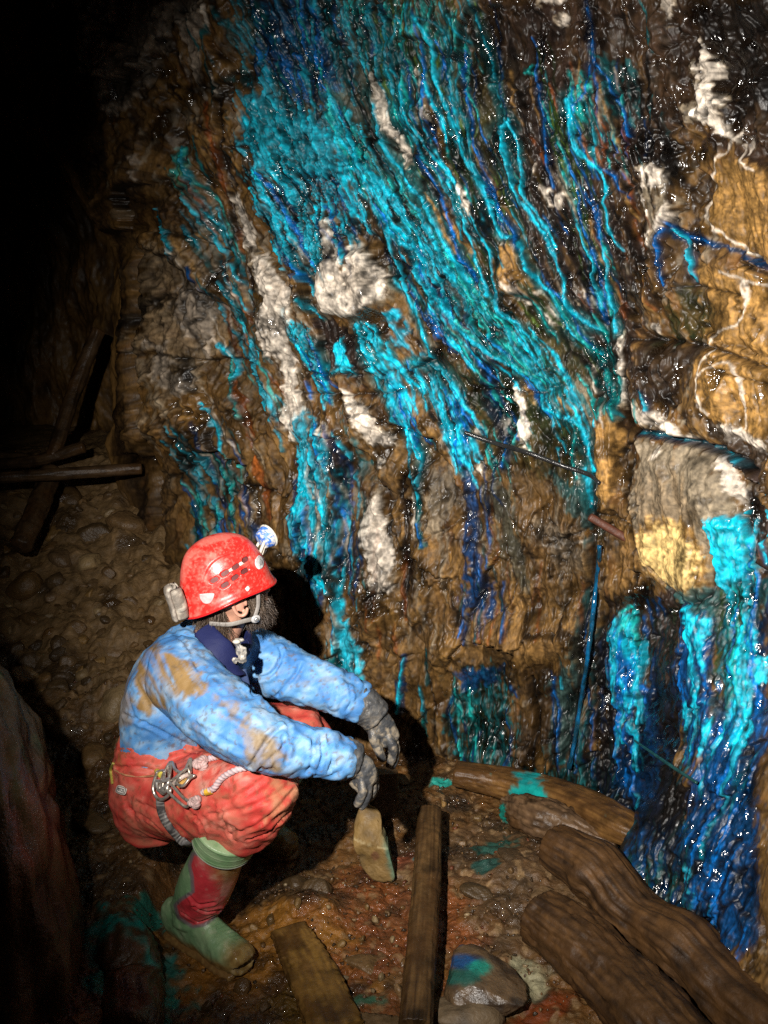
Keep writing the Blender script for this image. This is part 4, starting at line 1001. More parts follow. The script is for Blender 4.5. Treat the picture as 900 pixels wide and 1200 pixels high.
# ---- near rock at the lower left, and at the right edge -------------------------------------------------
def crag(name, pts, rads, ref, label, cfn, n=90, m=110, amp=.05, sup=2.4):
    def fn(t, h):
        return 1 + amp*6*fbm(np.cos(h)*1.3+t*2, np.sin(h)*1.3, t*3.2, 3)*.6 + amp*2.2*fbm(np.cos(h)*5, np.sin(h)*5, t*11, 4) - amp*1.6*np.clip(1-np.abs(fbm(np.cos(h)*2.2, np.sin(h)*2.2, t*3.5, 3))*8, 0, 1)
    V, F, t, h = loft(pts, rads, ref, n, m, fn, cap=.6, sup=sup)
    o = obj(name, V, F, M_rock, col=cfn(V, t, h), base=pts[0]); return o
def crag_col(c1, c2, stain=None, rough=.35):
    def f(V, t, h):
        a = ss(-.3, .3, fbm(V[:, 0]*7, V[:, 1]*7, V[:, 2]*5, 4))[:, None]
        c = np.array(c1)*(1-a)+np.array(c2)*a
        b = ss(.1, .5, fbm(V[:, 0]*17, V[:, 1]*17, V[:, 2]*9, 3))[:, None]; c = c*(1-.6*b)
        if stain is not None:
            s = ss(.12, .4, fbm(V[:, 0]*9+4, V[:, 1]*9, V[:, 2]*3, 3))[:, None]*stain[1](V)[:, None]; c = c*(1-s)+np.array(stain[0])*s
        return np.concatenate([c, np.full((len(V), 1), rough)], 1)
    return f
a_ = at(-60, 1240, 1.75); 
lr = crag('rock_outcrop', [at(-60, 1330, 2.0), at(-42, 1100, 2.08), at(-58, 920, 2.18), at(-95, 790, 2.32), at(-130, 700, 2.5)], [(.30, .29), (.26, .27), (.22, .26), (.17, .2), (.08, .1)], (1, 0, 0), '',
          crag_col((.055, .032, .016), (.12, .07, .03), ((.02, .12, .05), lambda V: ss(-.9, -.75, V[:, 0])*0 + ss(.55, .8, V[:, 2]))), amp=.05)
tag(lr, 'near brown rock shoulder at the lower left corner', 'rock')
rr_ = crag('rock_outcrop', [at(1010, 1290, 2.0), at(965, 1120, 2.12), at(962, 1030, 2.2), at(985, 920, 2.35), at(1020, 820, 2.5)], [(.20, .2), (.17, .17), (.155, .15), (.14, .14), (.08, .1)], (1, 0, 0), '',
          crag_col((.20, .115, .035), (.30, .20, .08), rough=.3), amp=.045)
tag(rr_, 'ochre rock shoulder at the right edge beside the blue flowstone', 'rock')
# the long rounded rock with a green bloom, lower left
lb = crag('boulder', [on_floor(150, 1215)+[0, 0, .0], on_floor(150, 1160)+[0, 0, .01], on_floor(146, 1115)+[0, 0, 0], on_floor(140, 1075)+[0, 0, -.03]], [(.075, .085), (.085, .09), (.07, .08), (.04, .05)], (0, 0, 1), '',
          crag_col((.05, .03, .014), (.11, .06, .025), ((.010, .26, .23), lambda V: ss(-1.05, -.85, -V[:, 0]*0 + V[:, 0])*1.0), rough=.3), n=50, m=60, amp=.05, sup=2.0)
tag(lb, 'rounded muddy boulder with turquoise bloom at the lower left', 'boulder')

# ---- timber ---------------------------------------------------------------------------------------------
def timber(name, pts, rads, ref, label, cat='timber', c1=(.085, .047, .020), c2=(.16, .095, .042), teal=None, rot=.06, sup=2.6, n=110, m=60, seed=0, rough=.4, knots=(), mat=None, group=None, gouge=1.0):
    def fn(t, h):
        g = fbm(np.cos(h)*3.2+seed, np.sin(h)*3.2, t*4, 4)
        gr = fbm(np.cos(h)*(5 if sup < 3 else 9)+seed, np.sin(h)*(5 if sup < 3 else 9), t*(3 if sup < 3 else 7), 5)
        f = 1 + rot*1.6*g + rot*.9*gr + rot*1.2*fbm(t*7+seed, t*0, 3.+seed, 3) - gouge*rot*1.5*np.clip(1-np.abs(gr)*8, 0, 1)
        for kt, kh, ks in knots: f = f + ks*np.exp(-((t-kt)/.05)**2-((np.mod(h-kh+math.pi, 2*math.pi)-math.pi)/.45)**2)
        return f
    V, F, t, h = loft(pts, rads, ref, n, m, fn, cap=(.25 if sup < 3 else .04), sup=sup)
    a = ss(-.35, .35, fbm(np.cos(h)*8+seed, np.sin(h)*8, t*4, 4))[:, None]
    c = np.array(c1)*(1-a) + np.array(c2)*a
    b = ss(.08, .4, fbm(V[:, 0]*14+seed, V[:, 1]*14, V[:, 2]*14, 4))[:, None]; c = c*(1-b*.55)
    mud = ss(.0, .3, fbm(V[:, 0]*6+seed, V[:, 1]*6, V[:, 2]*6, 4))[:, None]; c = c*(1-.75*mud) + np.array((.060, .028, .009))*.75*mud
    if teal is not None:
        for tc, th_, tw, hw, col in teal:
            e = np.exp(-((t-tc)/tw)**2 - ((np.mod(h-th_+math.pi, 2*math.pi)-math.pi)/hw)**2) + .8*fbm(V[:, 0]*22, V[:, 1]*22, V[:, 2]*22, 3)
            e = ss(.35, .75, e)[:, None]; c = c*(1-e)+np.array(col)*e
    o = obj(name, V, F, mat or M_wood, col=np.concatenate([c, np.full((len(V), 1), rough)], 1), base=pts[0])
    return tag(o, label, cat, group)
def lift(p, dz): q = np.array(p, float); q[2] += dz; return q
of = on_floor
timber('mine_timber', [lift(of(533, 925), .065), lift(of(600, 940), .075), lift(of(670, 968), .085), lift(of(728, 1000), .09), lift(of(766, 1016), .07)], [(.035, .050), (.048, .060), (.050, .062), (.044, .058), (.018, .035)], (0, 0, 1),
       'flat brown timber with a turquoise smear lying against the wall foot', teal=[(.36, 1.2, .10, .7, (.006, .27, .25)), (.32, 0.2, .06, .9, (.006, .2, .2)), (.98, .5, .10, 3, (.02, .12, .07))], sup=3.4, rot=.045, seed=1, c1=(.07, .032, .010), c2=(.15, .075, .022))
timber('timber_stub', [lift(of(598, 962), .05), lift(of(628, 975), .055), lift(of(668, 985), .05), lift(of(720, 1000), .02)], [(.05, .05), (.062, .06), (.058, .055), (.03, .035)], (0, 0, 1),
       'short knotty timber stub under the turquoise smeared timber', seed=3, rot=.11, c1=(.06, .034, .018), c2=(.12, .07, .035), teal=[(.05, 1.5, .07, .9, (.008, .14, .11))])
timber('pit_prop', [lift(of(648, 1012), .07), lift(of(700, 1052), .085), lift(of(742, 1098), .07), lift(of(800, 1150), .095), lift(of(860, 1205), .085), lift(of(930, 1262), .07)], [(.065, .065), (.085, .085), (.075, .075), (.092, .088), (.09, .088), (.09, .085)], (0, 0, 1),
       'long crooked mud coated pit prop running to the lower right corner', 'pit prop', seed=5, rot=.085, gouge=.7, rough=.55, sup=2.3, knots=((.18, 1.5, .14), (.42, .8, -.08)), n=170, m=90, c1=(.028, .014, .006), c2=(.088, .043, .015))
timber('pit_prop', [lift(of(632, 1092), .055), lift(of(672, 1128), .06), lift(of(716, 1172), .065), lift(of(770, 1225), .06), lift(of(820, 1275), .05)], [(.07, .075), (.085, .085), (.088, .088), (.09, .09), (.08, .08)], (0, 0, 1),
       'shorter mud coated pit prop lying in front of the long crooked one', 'pit prop', seed=8, rot=.085, gouge=.7, rough=.55, sup=2.4, n=130, m=90, c1=(.028, .014, .006), c2=(.084, .041, .014))
timber('rail_timber', [lift(of(503, 985), .09), lift(of(500, 1060), .085), lift(of(494, 1140), .085), lift(of(486, 1240), .08)], [(.036, .040)]*4, (0, 0, 1),
       'narrow weathered timber bar lying up and down the picture', seed=11, rot=.05, sup=3.2, c1=(.042, .022, .009), c2=(.11, .060, .022), n=150)
timber('plank', [lift(of(338, 1098), .02), lift(of(362, 1140), .022), lift(of(396, 1215), .02)], [(.014, .052), (.016, .064), (.016, .068)], (0, 0, 1),
       'mud smeared plank sunk in the floor with a dark gap along it', 'plank', seed=14, rot=.07, sup=4.5, c1=(.12, .062, .018), c2=(.24, .13, .03), rough=.3)
timber('plank', [lift(of(398, 1205), .0), lift(of(425, 1205), .005), lift(of(470, 1210), .0)], [(.022, .05), (.022, .052), (.02, .05)], (0, 0, 1),
       'short grey brown plank end at the bottom edge beside the timber bar', 'plank', seed=15, rot=.06, sup=4.5, c1=(.10, .060, .024), c2=(.16, .10, .05))
timber('timber_block', [lift(of(450, 948), -.02), lift(of(450, 946), .06), lift(of(450, 943), .125)], [(.045, .045), (.045, .045), (.044, .043)], (1, .2, 0),
       'square timber block standing in shadow below the far glove', 'timber block', seed=17, rot=.04, sup=5, n=40, c1=(.07, .04, .02), c2=(.14, .08, .035))
# poles wedged across the passage at the back
def pole(pts, r, label, seed): 
    timber('stemple', pts, [r]*len(pts), (0, 0, 1), label, 'pole', seed=seed, rot=.09, sup=2.1, n=60, m=30, c1=(.035, .02, .010), c2=(.07, .04, .018))
pole([at(-40, 562, 4.0), at(60, 556, 4.05), at(165, 549, 4.15)], .026, 'lower of the two level poles wedged across the passage at back left', 31)
pole([at(-40, 546, 4.35), at(40, 540, 4.3), at(98, 524, 4.3)], .026, 'upper of the two level poles wedged across the passage at back left', 32)
pole([at(115, 388, 4.6), at(90, 450, 4.5), at(62, 535, 4.3)], .034, 'leaning post rising from the level poles into the dark', 33)
pole([at(60, 552, 4.2), at(42, 600, 4.0), at(24, 640, 3.85)], .045, 'short dark post propped under the level poles', 34)

# ---- the stone stood on end by the glove ------------------------------------------------------------------
sb = of(442, 1028); F_ = sb + np.array([0, 0, .0])
def leaning_stone():
    V, F = ICO[5]; V = V.copy(); rs = np.random.RandomState(4)
    out = [(-26,-36),(-17,-45),(-2,-44),(6,-36),(8,-18),(14,-6),(22,12),(28,28),(22,42),(6,46),(-8,40),(-20,14),(-27,-16)]   # outline in photograph pixels about the centre
    ang = np.array([math.atan2(-y, x) for x, y in out]); rad = np.array([math.hypot(x, y) for x, y in out])
    o_ = np.argsort(ang); ang = ang[o_]; rad = rad[o_]
    th = np.arctan2(V[:, 2], V[:, 0]); R = np.interp(th, ang, rad, period=2*math.pi)/430.
    e = np.sqrt(V[:, 0]**2+V[:, 2]**2)
    prof = np.minimum(1, e*1.25)
    y = np.sign(V[:, 1])*np.minimum(np.abs(V[:, 1]), .62)*.058
    P = np.stack([np.cos(th)*R*prof, y, np.sin(th)*R*prof], -1)
    P[:, 1] -= .012*np.clip(P[:, 0]*20, -1, 1)                              # a ridge down the face
    P += (.010*fbm(P[:, 0]*14, P[:, 1]*14, P[:, 2]*14, 4))[:, None]*norm(P.mean(0)+[0, -1, 0])
    P += V*(.006*fbm(P[:, 0]*40, P[:, 1]*40, P[:, 2]*40, 3))[:, None]
    for k in range(12):
        n_ = rs.normal(size=3)*np.array([1.5, 1.2, .7]); n_ /= np.linalg.norm(n_); q = P @ n_; e = q - np.percentile(q, rs.uniform(86, 95)); P -= np.maximum(e, 0)[:, None]*n_*.9
    return P, F
P, F = leaning_stone()
c0 = at(440, 988, sb[1]-.0); 
a = ss(-.3, .3, fbm(P[:, 0]*22, P[:, 1]*22, P[:, 2]*22, 4))[:, None]
c = np.array((.12, .070, .018))*(1-a)+np.array((.20, .12, .034))*a
d = np.abs(P[:, 2]-.012+.15*P[:, 0]); c = lerp(c, np.array((.34, .26, .13)), ((1-ss(.0015, .004, d))*.8)[:, None])
d = np.exp(-((P[:, 0]-.0)/.02)**2-((P[:, 2]+.02)/.03)**2)+.5*fbm(P[:, 0]*60, P[:, 1]*60, P[:, 2]*60, 3); c = lerp(c, np.array((.12, .045, .016)), ss(.6, .8, d)[:, None]*.8)
d = ss(.030, .050, P[:, 0] + .25*P[:, 2] + .01*fbm(P[:, 0]*50, P[:, 2]*50, 1.2, 3) + .012)*ss(.06, .0, P[:, 2]); c = lerp(c, np.array((.03, .16, .12)), d[:, None]*.6)
st = obj('standing_stone', P + c0, F, M_rock, col=np.concatenate([c, np.full((len(c), 1), .7)], 1), base=(c0[0], c0[1], 0)); tag(st, 'upright ochre slab of stone touched by the near glove', 'stone')

# ---- blue stained rock, bottom centre -----------------------------------------------------------------------
bc = of(562, 1165)
V, F = rock_shape(77, 5, 22, .05, (.105, .155, .055)); V[:, :2] = V[:, :2] @ np.array([[.88, .47], [-.47, .88]])
V += V*(.06*fbm(V[:, 0]*25, V[:, 1]*25, V[:, 2]*25, 4))[:, None]
Wp = V + bc + [0, 0, .03]; qx, qy = proj(Wp)
a = ss(-.3, .3, fbm(V[:, 0]*20, V[:, 1]*20, V[:, 2]*20, 4))[:, None]; c = np.array((.045, .03, .02))*(1-a)+np.array((.13, .08, .04))*a
for cx, cy, rx, ry, col in ((532, 1102, 15, 9, (.003, .08, .24)), (545, 1128, 26, 11, (.003, .07, .22)), (562, 1134, 16, 12, (.01, .25, .18)), (540, 1145, 30, 12, (.01, .09, .07))):
    w0 = of(cx, cy)
    e = 1 - ss(.5, 1.1, np.sqrt(((qx-cx)/rx)**2+((qy-cy)/ry)**2)+.5*fbm(V[:, 0]*40, V[:, 1]*40, V[:, 2]*40, 3)); c = lerp(c, np.array(col), e[:, None]*.9)
br = obj('rock', Wp, F, M_rock, col=np.concatenate([c, np.full((len(c), 1), .36)], 1), base=bc); tag(br, 'dark rock with blue and green copper stains beside the timber bar', 'rock')
V, F = rock_shape(91, 4, 7, .08, (.10, .07, .05)); bc = of(545, 1190); a = ss(-.3, .3, fbm(V[:, 0]*20, V[:, 1]*20, V[:, 2]*20, 4))[:, None]
o = obj('rock', V + bc, F, M_rock, col=np.array((.09, .06, .03))*(1-a)+np.array((.16, .11, .06))*a, base=bc); tag(o, 'flat brown rock at the bottom edge below the blue stained rock', 'rock')
# clods and bigger stones bedded in the mud
for px, py, s, k, sq in ((372, 1042, .062, 3, (.9, 1, 1.1)), (345, 1035, .05, 1, (1, 1, .9)), (600, 1000, .05, 5, (1.3, 1, .6)), (560, 1045, .055, 3, (1, 1, .5)), (470, 915, .04, 0, (1, 1, .8)), (225, 1000, .07, 3, (1.2, 1, .6)), (500, 1150, .05, 3, (1, 1, .5)),
                         (430, 1130, .055, 0, (1.2, 1, .45)), (300, 1010, .05, 3, (1, 1, .6)), (640, 1050, .05, 5, (1, 1, .6)), (80, 900, .07, 3, (1.3, 1, .6)), (110, 960, .08, 3, (1.3, 1, .5)), (170, 930, .05, 1, (1, 1, .5))):
    p = of(px, py); put_stone(p[0], p[1], p[2]-s*.05, s, k, (r.uniform(-.2, .2), r.uniform(-.2, .2), r.uniform(0, 6)), floor, sq=sq)

# ---- iron spike, hose and stained pipe on the wall --------------------------------------------------------------
def tube_obj(name, pts, rads, mat, col, label=None, cat=None, n=60, m=14, rough=.4, parent=None, fn=None, base=None, sup=2.0, ref=(0, .3, 1)):
    V, F, t, h = loft(pts, rads, ref, n, m, fn, cap=.5, sup=sup)
    nn = fbm(V[:, 0]*60, V[:, 1]*60, V[:, 2]*60, 3)
    c = np.array(col)*(1+.6*nn)[:, None]
    o = obj(name, V, F, mat, parent=parent, col=np.concatenate([np.clip(c, .002, .9), np.full((len(V), 1), rough)], 1), base=pts[0] if base is None else base)
    if label: tag(o, label, cat)
    return o
pts = [on_wall(545, 507, .02), on_wall(580, 519, .025), on_wall(620, 531, .022), on_wall(660, 546, .022), on_wall(690, 556, .02), on_wall(702, 566, .008)]
tube_obj('hose', pts, [.0075]*6, M_gear, (.018, .018, .018), 'thin black hose clipped slantwise across the streaked wall', 'hose', rough=.2)
a = on_wall(692, 606, .07); b = on_wall(729, 628, .005)
tube_obj('iron_spike', [a, (a+b)/2, b + (b-a)*.25], [.013, .013, .013], M_gear, (.07, .020, .008), 'rusty iron bar driven into the wall near the buff boulder', 'iron bar', n=30, rough=.6, sup=3.5)
pts = [on_wall(703, 640, .03), on_wall(696, 700, .05), on_wall(690, 760, .07), on_wall(680, 830, .07), of(668, 912)+np.array([0, -.05, 0])]
pts = [on_wall(703, 640, .03), on_wall(698, 690, .035), on_wall(690, 760, .04), on_wall(681, 820, .04), on_wall(673, 870, .04), on_wall(667, 900, .05)]
V, F, t, h = loft(pts, [.0075]*6, (1, 0, 0), 90, 14, lambda t, h: 1+.45*fbm(t*22, h, 5., 3), cap=.5)
c = lerp(np.array((.004, .03, .05)), np.array((.003, .085, .20)), ss(-.2, .4, fbm(V[:, 2]*12, V[:, 0]*40, 9., 3))[:, None])
o = obj('pipe', V, F, M_wall, col=np.concatenate([c, np.full((len(V), 1), .2)], 1), base=pts[0]); tag(o, 'slim pipe crusted blue standing in the upright cleft', 'pipe')
o = tube_obj('stick', [on_wall(744, 868, .04), on_wall(780, 893, .045), on_wall(816, 917, .035)], [.0035, .0055, .0045], M_wood, (.012, .055, .055), 'thin stick crusted turquoise slanting across the wet black rock', 'stick', rough=.2)
# =================================================================== THE MINER
ROOT = of(235, 1090); ROOT[2] = 0.0
person = empty('person', ROOT)
tag(person, 'person squatting in red and blue caving suit, red helmet and green wellingtons, facing the wall', 'person')
th_ = math.radians(16)
FW = np.array([math.cos(th_), -math.sin(th_), 0.0]); RT = np.array([-math.sin(th_), -math.cos(th_), 0.0]); UP = np.array([0, 0, 1.0])

def folds(V, N, sc, amp, z=0., ax=None, squash=1.0):
    """sharp-crested cloth folds; ax = direction along which the folds run"""
    P = V.copy()
    if ax is not None:
        ax = norm(ax); d = P @ ax; P = P - np.outer(d*(1-1/squash), ax)
    f = fbm(P[:, 0]*sc + z, P[:, 1]*sc, P[:, 2]*sc, 3)
    r = 1 - np.abs(f)*3.6
    return N * (amp*(np.clip(r, -.6, 1)))[:, None]
def creases(V, N, lines, bvh_pts=None):
    """valleys and ridges along paths given on the surface as seen in the photograph; (points, width m, depth m)"""
    tree = BVHTree.FromPolygons([tuple(v) for v in V], bvh_pts)
    out = np.zeros(len(V))
    for pts, w, dep in lines:
        P = []
        for px, py in catmull(pts, max(5, len(pts)*4)):
            h = tree.ray_cast(Vector(CAM), Vector(ray(px, py)).normalized())
            if h[0] is not None: P.append(np.array(h[0]))
        if len(P) < 2: continue
        P = np.array(P)
        best = np.full(len(V), 9.); 
        for i in range(len(P)-1):
            a, b = P[i], P[i+1]; ab = b-a; L = ab@ab + 1e-9
            if L > .01: continue
            t = np.clip(((V-a)@ab)/L, 0, 1); best = np.minimum(best, np.linalg.norm(V-a-t[:, None]*ab, axis=1))
        out += -dep*np.exp(-(best/w)**2) + dep*.55*np.exp(-((best-2.1*w)/w)**2)
    return N*out[:, None]
def pxmask(V, N, poly, soft=3, rag=4, sc=30, seed=0.):
    """mask of the vertices turned to the camera inside a photograph polygon"""
    x, y = proj(V); n = fbm(V[:, 0]*sc+seed, V[:, 1]*sc, V[:, 2]*sc, 4)
    d, _ = seg_dist(x.astype(np.float32), y.astype(np.float32), poly, closed=True)
    sd = np.where(inside(x, y, poly), d, -d) + rag*n*2
    toward = ((CAM - V)*N).sum(1) > -.02
    return ss(-soft, soft, sd)*toward
def pxline(V, N, pts, w):
    x, y = proj(V); d, _ = seg_dist(x.astype(np.float32), y.astype(np.float32), [tuple(p) for p in catmull(pts, len(pts)*4)])
    return (1-ss(w*.5, w*1.2, d))*(((CAM - V)*N).sum(1) > 0)

# ---- joints
HIPC = at(196, 925, 2.48)
hipR = at(204, 930, 2.37); kneeR = at(310, 926, 2.16); ankR = at(213, 1076, 2.36)
hipL = at(235, 905, 2.60); kneeL = at(362, 862, 2.66)
ankL = np.array([kneeL[0]-.24, kneeL[1]+.20, .09])
shR = at(212, 790, 2.33); elR = at(302, 868, 2.14); wrR = at(408, 889, 2.19)
shL = at(288, 765, 2.66); elL = at(345, 792, 2.62); wrL = at(424, 824, 2.60)
chest = at(212, 805, 2.48); neck = at(258, 738, 2.48); headC = at(266, 684, 2.48)
heel = of(205, 1094); toe = of(283, 1139); FD = toe-heel; FD[2] = 0; FD = norm(FD)

# ---- the body under the clothes, one skin: trunk, limbs, neck and head with its face
HF = norm([.83, .47, .20]); HR_ = norm(np.cross(HF, UP)); HU = norm(np.cross(HR_, HF))     # head axes: forward, right, up
AX = np.array([HF, HR_, HU])
hc = headC + HU*(-.005)
parts = [loft([HIPC, (HIPC+chest)/2+[-.01, 0, 0], chest, at(232, 770, 2.49)], [(.13, .10), (.12, .095), (.14, .10), (.12, .07)], RT, 24, 24)[:2],
         loft([at(236, 765, 2.49), neck, headC+HU*-.04], [.06, .056, .056], RT, 14, 24)[:2],
         loft([hipR, (hipR+kneeR)/2, kneeR], [.08, .07, .055], UP, 14, 20)[:2], loft([kneeR, ankR], [.05, .035], RT, 14, 20)[:2],
         loft([hipL, (hipL+kneeL)/2, kneeL], [.08, .07, .055], UP, 14, 20)[:2], loft([kneeL, ankL], [.05, .035], RT, 14, 20)[:2],
         loft([at(236, 775, 2.42), shR, elR], [.05, .05, .038], UP, 14, 20)[:2], loft([elR, wrR], [.036, .026], UP, 14, 20)[:2],
         loft([at(262, 768, 2.55), shL, elL], [.05, .05, .038], UP, 14, 20)[:2], loft([elL, wrL], [.036, .026], UP, 14, 20)[:2],
         blob(hc + HU*.005, (.098, .076, .100), AX), blob(hc + HF*.038 + HU*-.052, (.058, .052, .058), AX),
         blob(hc + HF*.070 + HU*-.088, (.024, .028, .020), AX, 3), blob(hc + HF*.100 + HU*-.030, (.020, .014, .024), AX, 3),
         blob(hc + HF*.088 + HU*-.010, (.012, .010, .026), AX, 3), blob(hc + HF*.082 + HR_*.033 + HU*-.030, (.022, .024, .018), AX, 3), blob(hc + HF*.082 - HR_*.033 + HU*-.030, (.022, .024, .018), AX, 3),
         blob(hc + HF*.088 + HR_*.028 + HU*.018, (.012, .026, .008), AX, 3), blob(hc + HF*.088 - HR_*.028 + HU*.018, (.012, .026, .008), AX, 3),
         blob(hc + HF*.092 + HU*-.064, (.010, .024, .006), AX, 3), blob(hc + HF*.090 + HU*-.076, (.010, .022, .006), AX, 3)]
V, F, N = fuse(parts, .0065, 3)
n = fbm(V[:, 0]*30, V[:, 1]*30, V[:, 2]*30, 3)
c = np.array((.42, .215, .145))*(1+.3*n)[:, None]
body = obj('body', V, F, M_skin, parent=person, col=np.concatenate([np.clip(c, 0, .8), np.full((len(V), 1), .5)], 1))
# ears, eyes
def ear(sgn):
    e0 = hc + HR_*sgn*.077 + HF*.0 + HU*-.028
    t = np.linspace(0, 1, 26)
    ringp = [e0 + HU*(.030*math.cos(a)) + HF*(-.006+.017*math.sin(a)*-1) + HR_*sgn*.012*(1+.4*math.sin(a)*-1) for a in np.linspace(-.5, 4.2, 12)]
    q = [loft(ringp, [.0048]*12, HR_, 30, 10)[:2], blob(e0 + HF*-.004 + HR_*sgn*.004, (.012, .006, .022), AX, 3), blob(e0+HU*-.026+HF*.004+HR_*sgn*.008, (.008, .005, .009), AX, 3), blob(e0+HF*.012+HR_*sgn*.004, (.005, .005, .012), AX, 3)]
    V, F, N = fuse(q, .0022, 2)
    return V, F
for sgn in (1, -1):
    V, F = ear(sgn); obj('ear', V, F, M_skin, parent=person, col=np.array((.46, .23, .16, .45)))
for sgn in (1, -1):
    V, F = blob(hc + HF*.084 + HR_*sgn*.030 + HU*.003, (.011, .011, .011), AX, 3)
    d = V - (hc + HF*.084 + HR_*sgn*.030 + HU*.003); f = (d@HF)/.011
    c = np.where((f > .86)[:, None], np.array((.02, .03, .04)), np.array((.75, .72, .68))); c = np.where((f > .95)[:, None], np.array((.003, .003, .003)), c)
    obj('eye', V, F, M_gear, parent=person, col=np.concatenate([c, np.full((len(V), 1), .1)], 1))

# ---- hair and beard, strand by strand
def strands(name, n, place, length, width, cols, curl=.3, seed=0):
    r = np.random.RandomState(seed); Vs = []; Fs = []; cs = []; o = 0
    for i in range(n):
        p, d = place(r); d = norm(d); L = length*r.uniform(.5, 1.1); s = norm(np.cross(d, r.normal(size=3))); b = norm(np.cross(s, d)); k = 5
        w = width*r.uniform(.6, 1.2); ph_ = r.uniform(0, 6); col = np.array(cols[r.randint(len(cols))])*r.uniform(.7, 1.3)
        for j in range(k):
            t = j/(k-1); c = p + d*L*t + (s*math.sin(ph_+t*6) - s*math.sin(ph_))*L*curl*t + b*math.cos(ph_+t*5)*L*curl*.6*t + np.array([0, 0, -L*.35*t*t])
            ww = w*(1-t*.8); Vs += [c - s*ww, c + s*ww]; cs += [col, col]
            if j: Fs.append([o+2*j-2, o+2*j-1, o+2*j+1, o+2*j])
        o += 2*k
    return tag(obj(name, np.array(Vs), np.array(Fs), M_hair, parent=person, col=np.concatenate([np.clip(np.array(cs), 0, .8), np.full((len(Vs), 1), .6)], 1)), kind='stuff')
def beard_place(r):
    a = r.uniform(-1.25, 1.35); v = r.uniform(-1, 1)                     # from ear to ear along the jaw
    f, s = math.cos(a), math.sin(a)
    p = hc + HF*(.020 + .062*f) + HR_*(.062*s) + HU*(-.060 + .020*v - .022*f)
    if r.rand() < .25: p = hc + HF*(.010+.055*f*r.rand()) + HR_*(.045*s) + HU*(-.088)
    return p, HF*(.55*f+.1) + HR_*(.7*s) + HU*(-.75) + r.normal(size=3)*.33
strands('beard', 4200, beard_place, .036, .0011, [(.045, .029, .019), (.075, .052, .037), (.022, .014, .010), (.13, .105, .09)], .22, 1)
V, F, t, h = loft([hc + HF*.015 + HR_*.05 + HU*-.065, hc + HF*.070 + HR_*.02 + HU*-.092, hc + HF*.070 - HR_*.02 + HU*-.092, hc + HF*.015 - HR_*.05 + HU*-.065], [(.022, .018), (.026, .024), (.026, .024), (.022, .018)], HU, 24, 18)
V, F = V, F
o_ = obj('beard', V, F, M_hair, parent=person, col=np.array((.04, .026, .018, .8)))
def nape_place(r):
    a = r.uniform(-1.2, 1.2); f, s = -math.cos(a), math.sin(a)
    p = hc + HF*(-.015 + .072*f) + HR_*(.068*s) + HU*r.uniform(-.085, -.03)
    return p, HF*f*.35 + HR_*s*.3 + HU*-.9 + r.normal(size=3)*.2
strands('hair', 1500, nape_place, .045, .0010, [(.06, .038, .023), (.10, .07, .05), (.035, .022, .015)], .22, 2)
def temple_place(r):
    s = 1 if r.rand() < .7 else -1
    p = hc + HR_*s*.070 + HF*r.uniform(.02, .055) + HU*r.uniform(-.065, .01)
    return p, HU*-.9 + HF*.3 + HR_*s*.3 + r.normal(size=3)*.2
strands('hair', 700, temple_place,   .026, .0010, [(.07, .045, .03), (.12, .09, .065)], .2, 3)

# ---- helmet
helmC = headC + HU*.016 - HF*.004
HLf, HLs, HLu = .126, .108, .122
NT, NP = 220, 150
ph_, tt_ = np.meshgrid(np.linspace(0, 2*math.pi, NT, endpoint=False), np.linspace(0, 1, NP))
el = (math.pi/2)*(1-tt_)                                  # pole at the crown, rim at t = 1
cx, cy, cz = np.cos(el)**.97*np.cos(ph_), np.cos(el)**.97*np.sin(ph_), np.sin(el)**.98
rim_drop = -.004 - .012*np.cos(2*ph_) + .020*np.sin(ph_)*0 - .012*(np.cos(ph_) < 0)*np.abs(np.cos(ph_))
fl_ = ss(.88, 1.0, tt_)
X_ = cx*HLf*(1+.050*fl_) ; Y_ = cy*HLs*(1+.050*fl_); Z_ = cz*HLu + ss(.35, 1, tt_)*rim_drop + ss(.45, 1, tt_)*-.030
# moulded side panels: a step where the raised band over the crown meets the flank
band = ss(.05, .10, np.abs(cy) - .62 - .08*cx)*ss(.99, .9, tt_)
def hxyz():
    return X_, Y_, Z_
bulge_ = -.0035*ss(0, 1, band)
def surf_local(u, v):
    """helmet surface point for local forward u and up v (metres) on the wearer's right side"""
    return u, v
P0 = np.stack([X_, Y_, Z_], -1)
Nl = P0/np.array([HLf, HLs, HLu])**2; Nl /= np.linalg.norm(Nl, axis=-1, keepdims=True)
P0 = P0 + Nl*bulge_[..., None]
hW = helmC + P0[..., 0:1]*HF + P0[..., 1:2]*HR_ + P0[..., 2:3]*HU
hN = Nl[..., 0:1]*HF + Nl[..., 1:2]*HR_ + Nl[..., 2:3]*HU
hx, hy = proj(hW)
facing = ((CAM - hW)*hN).sum(-1) > 0
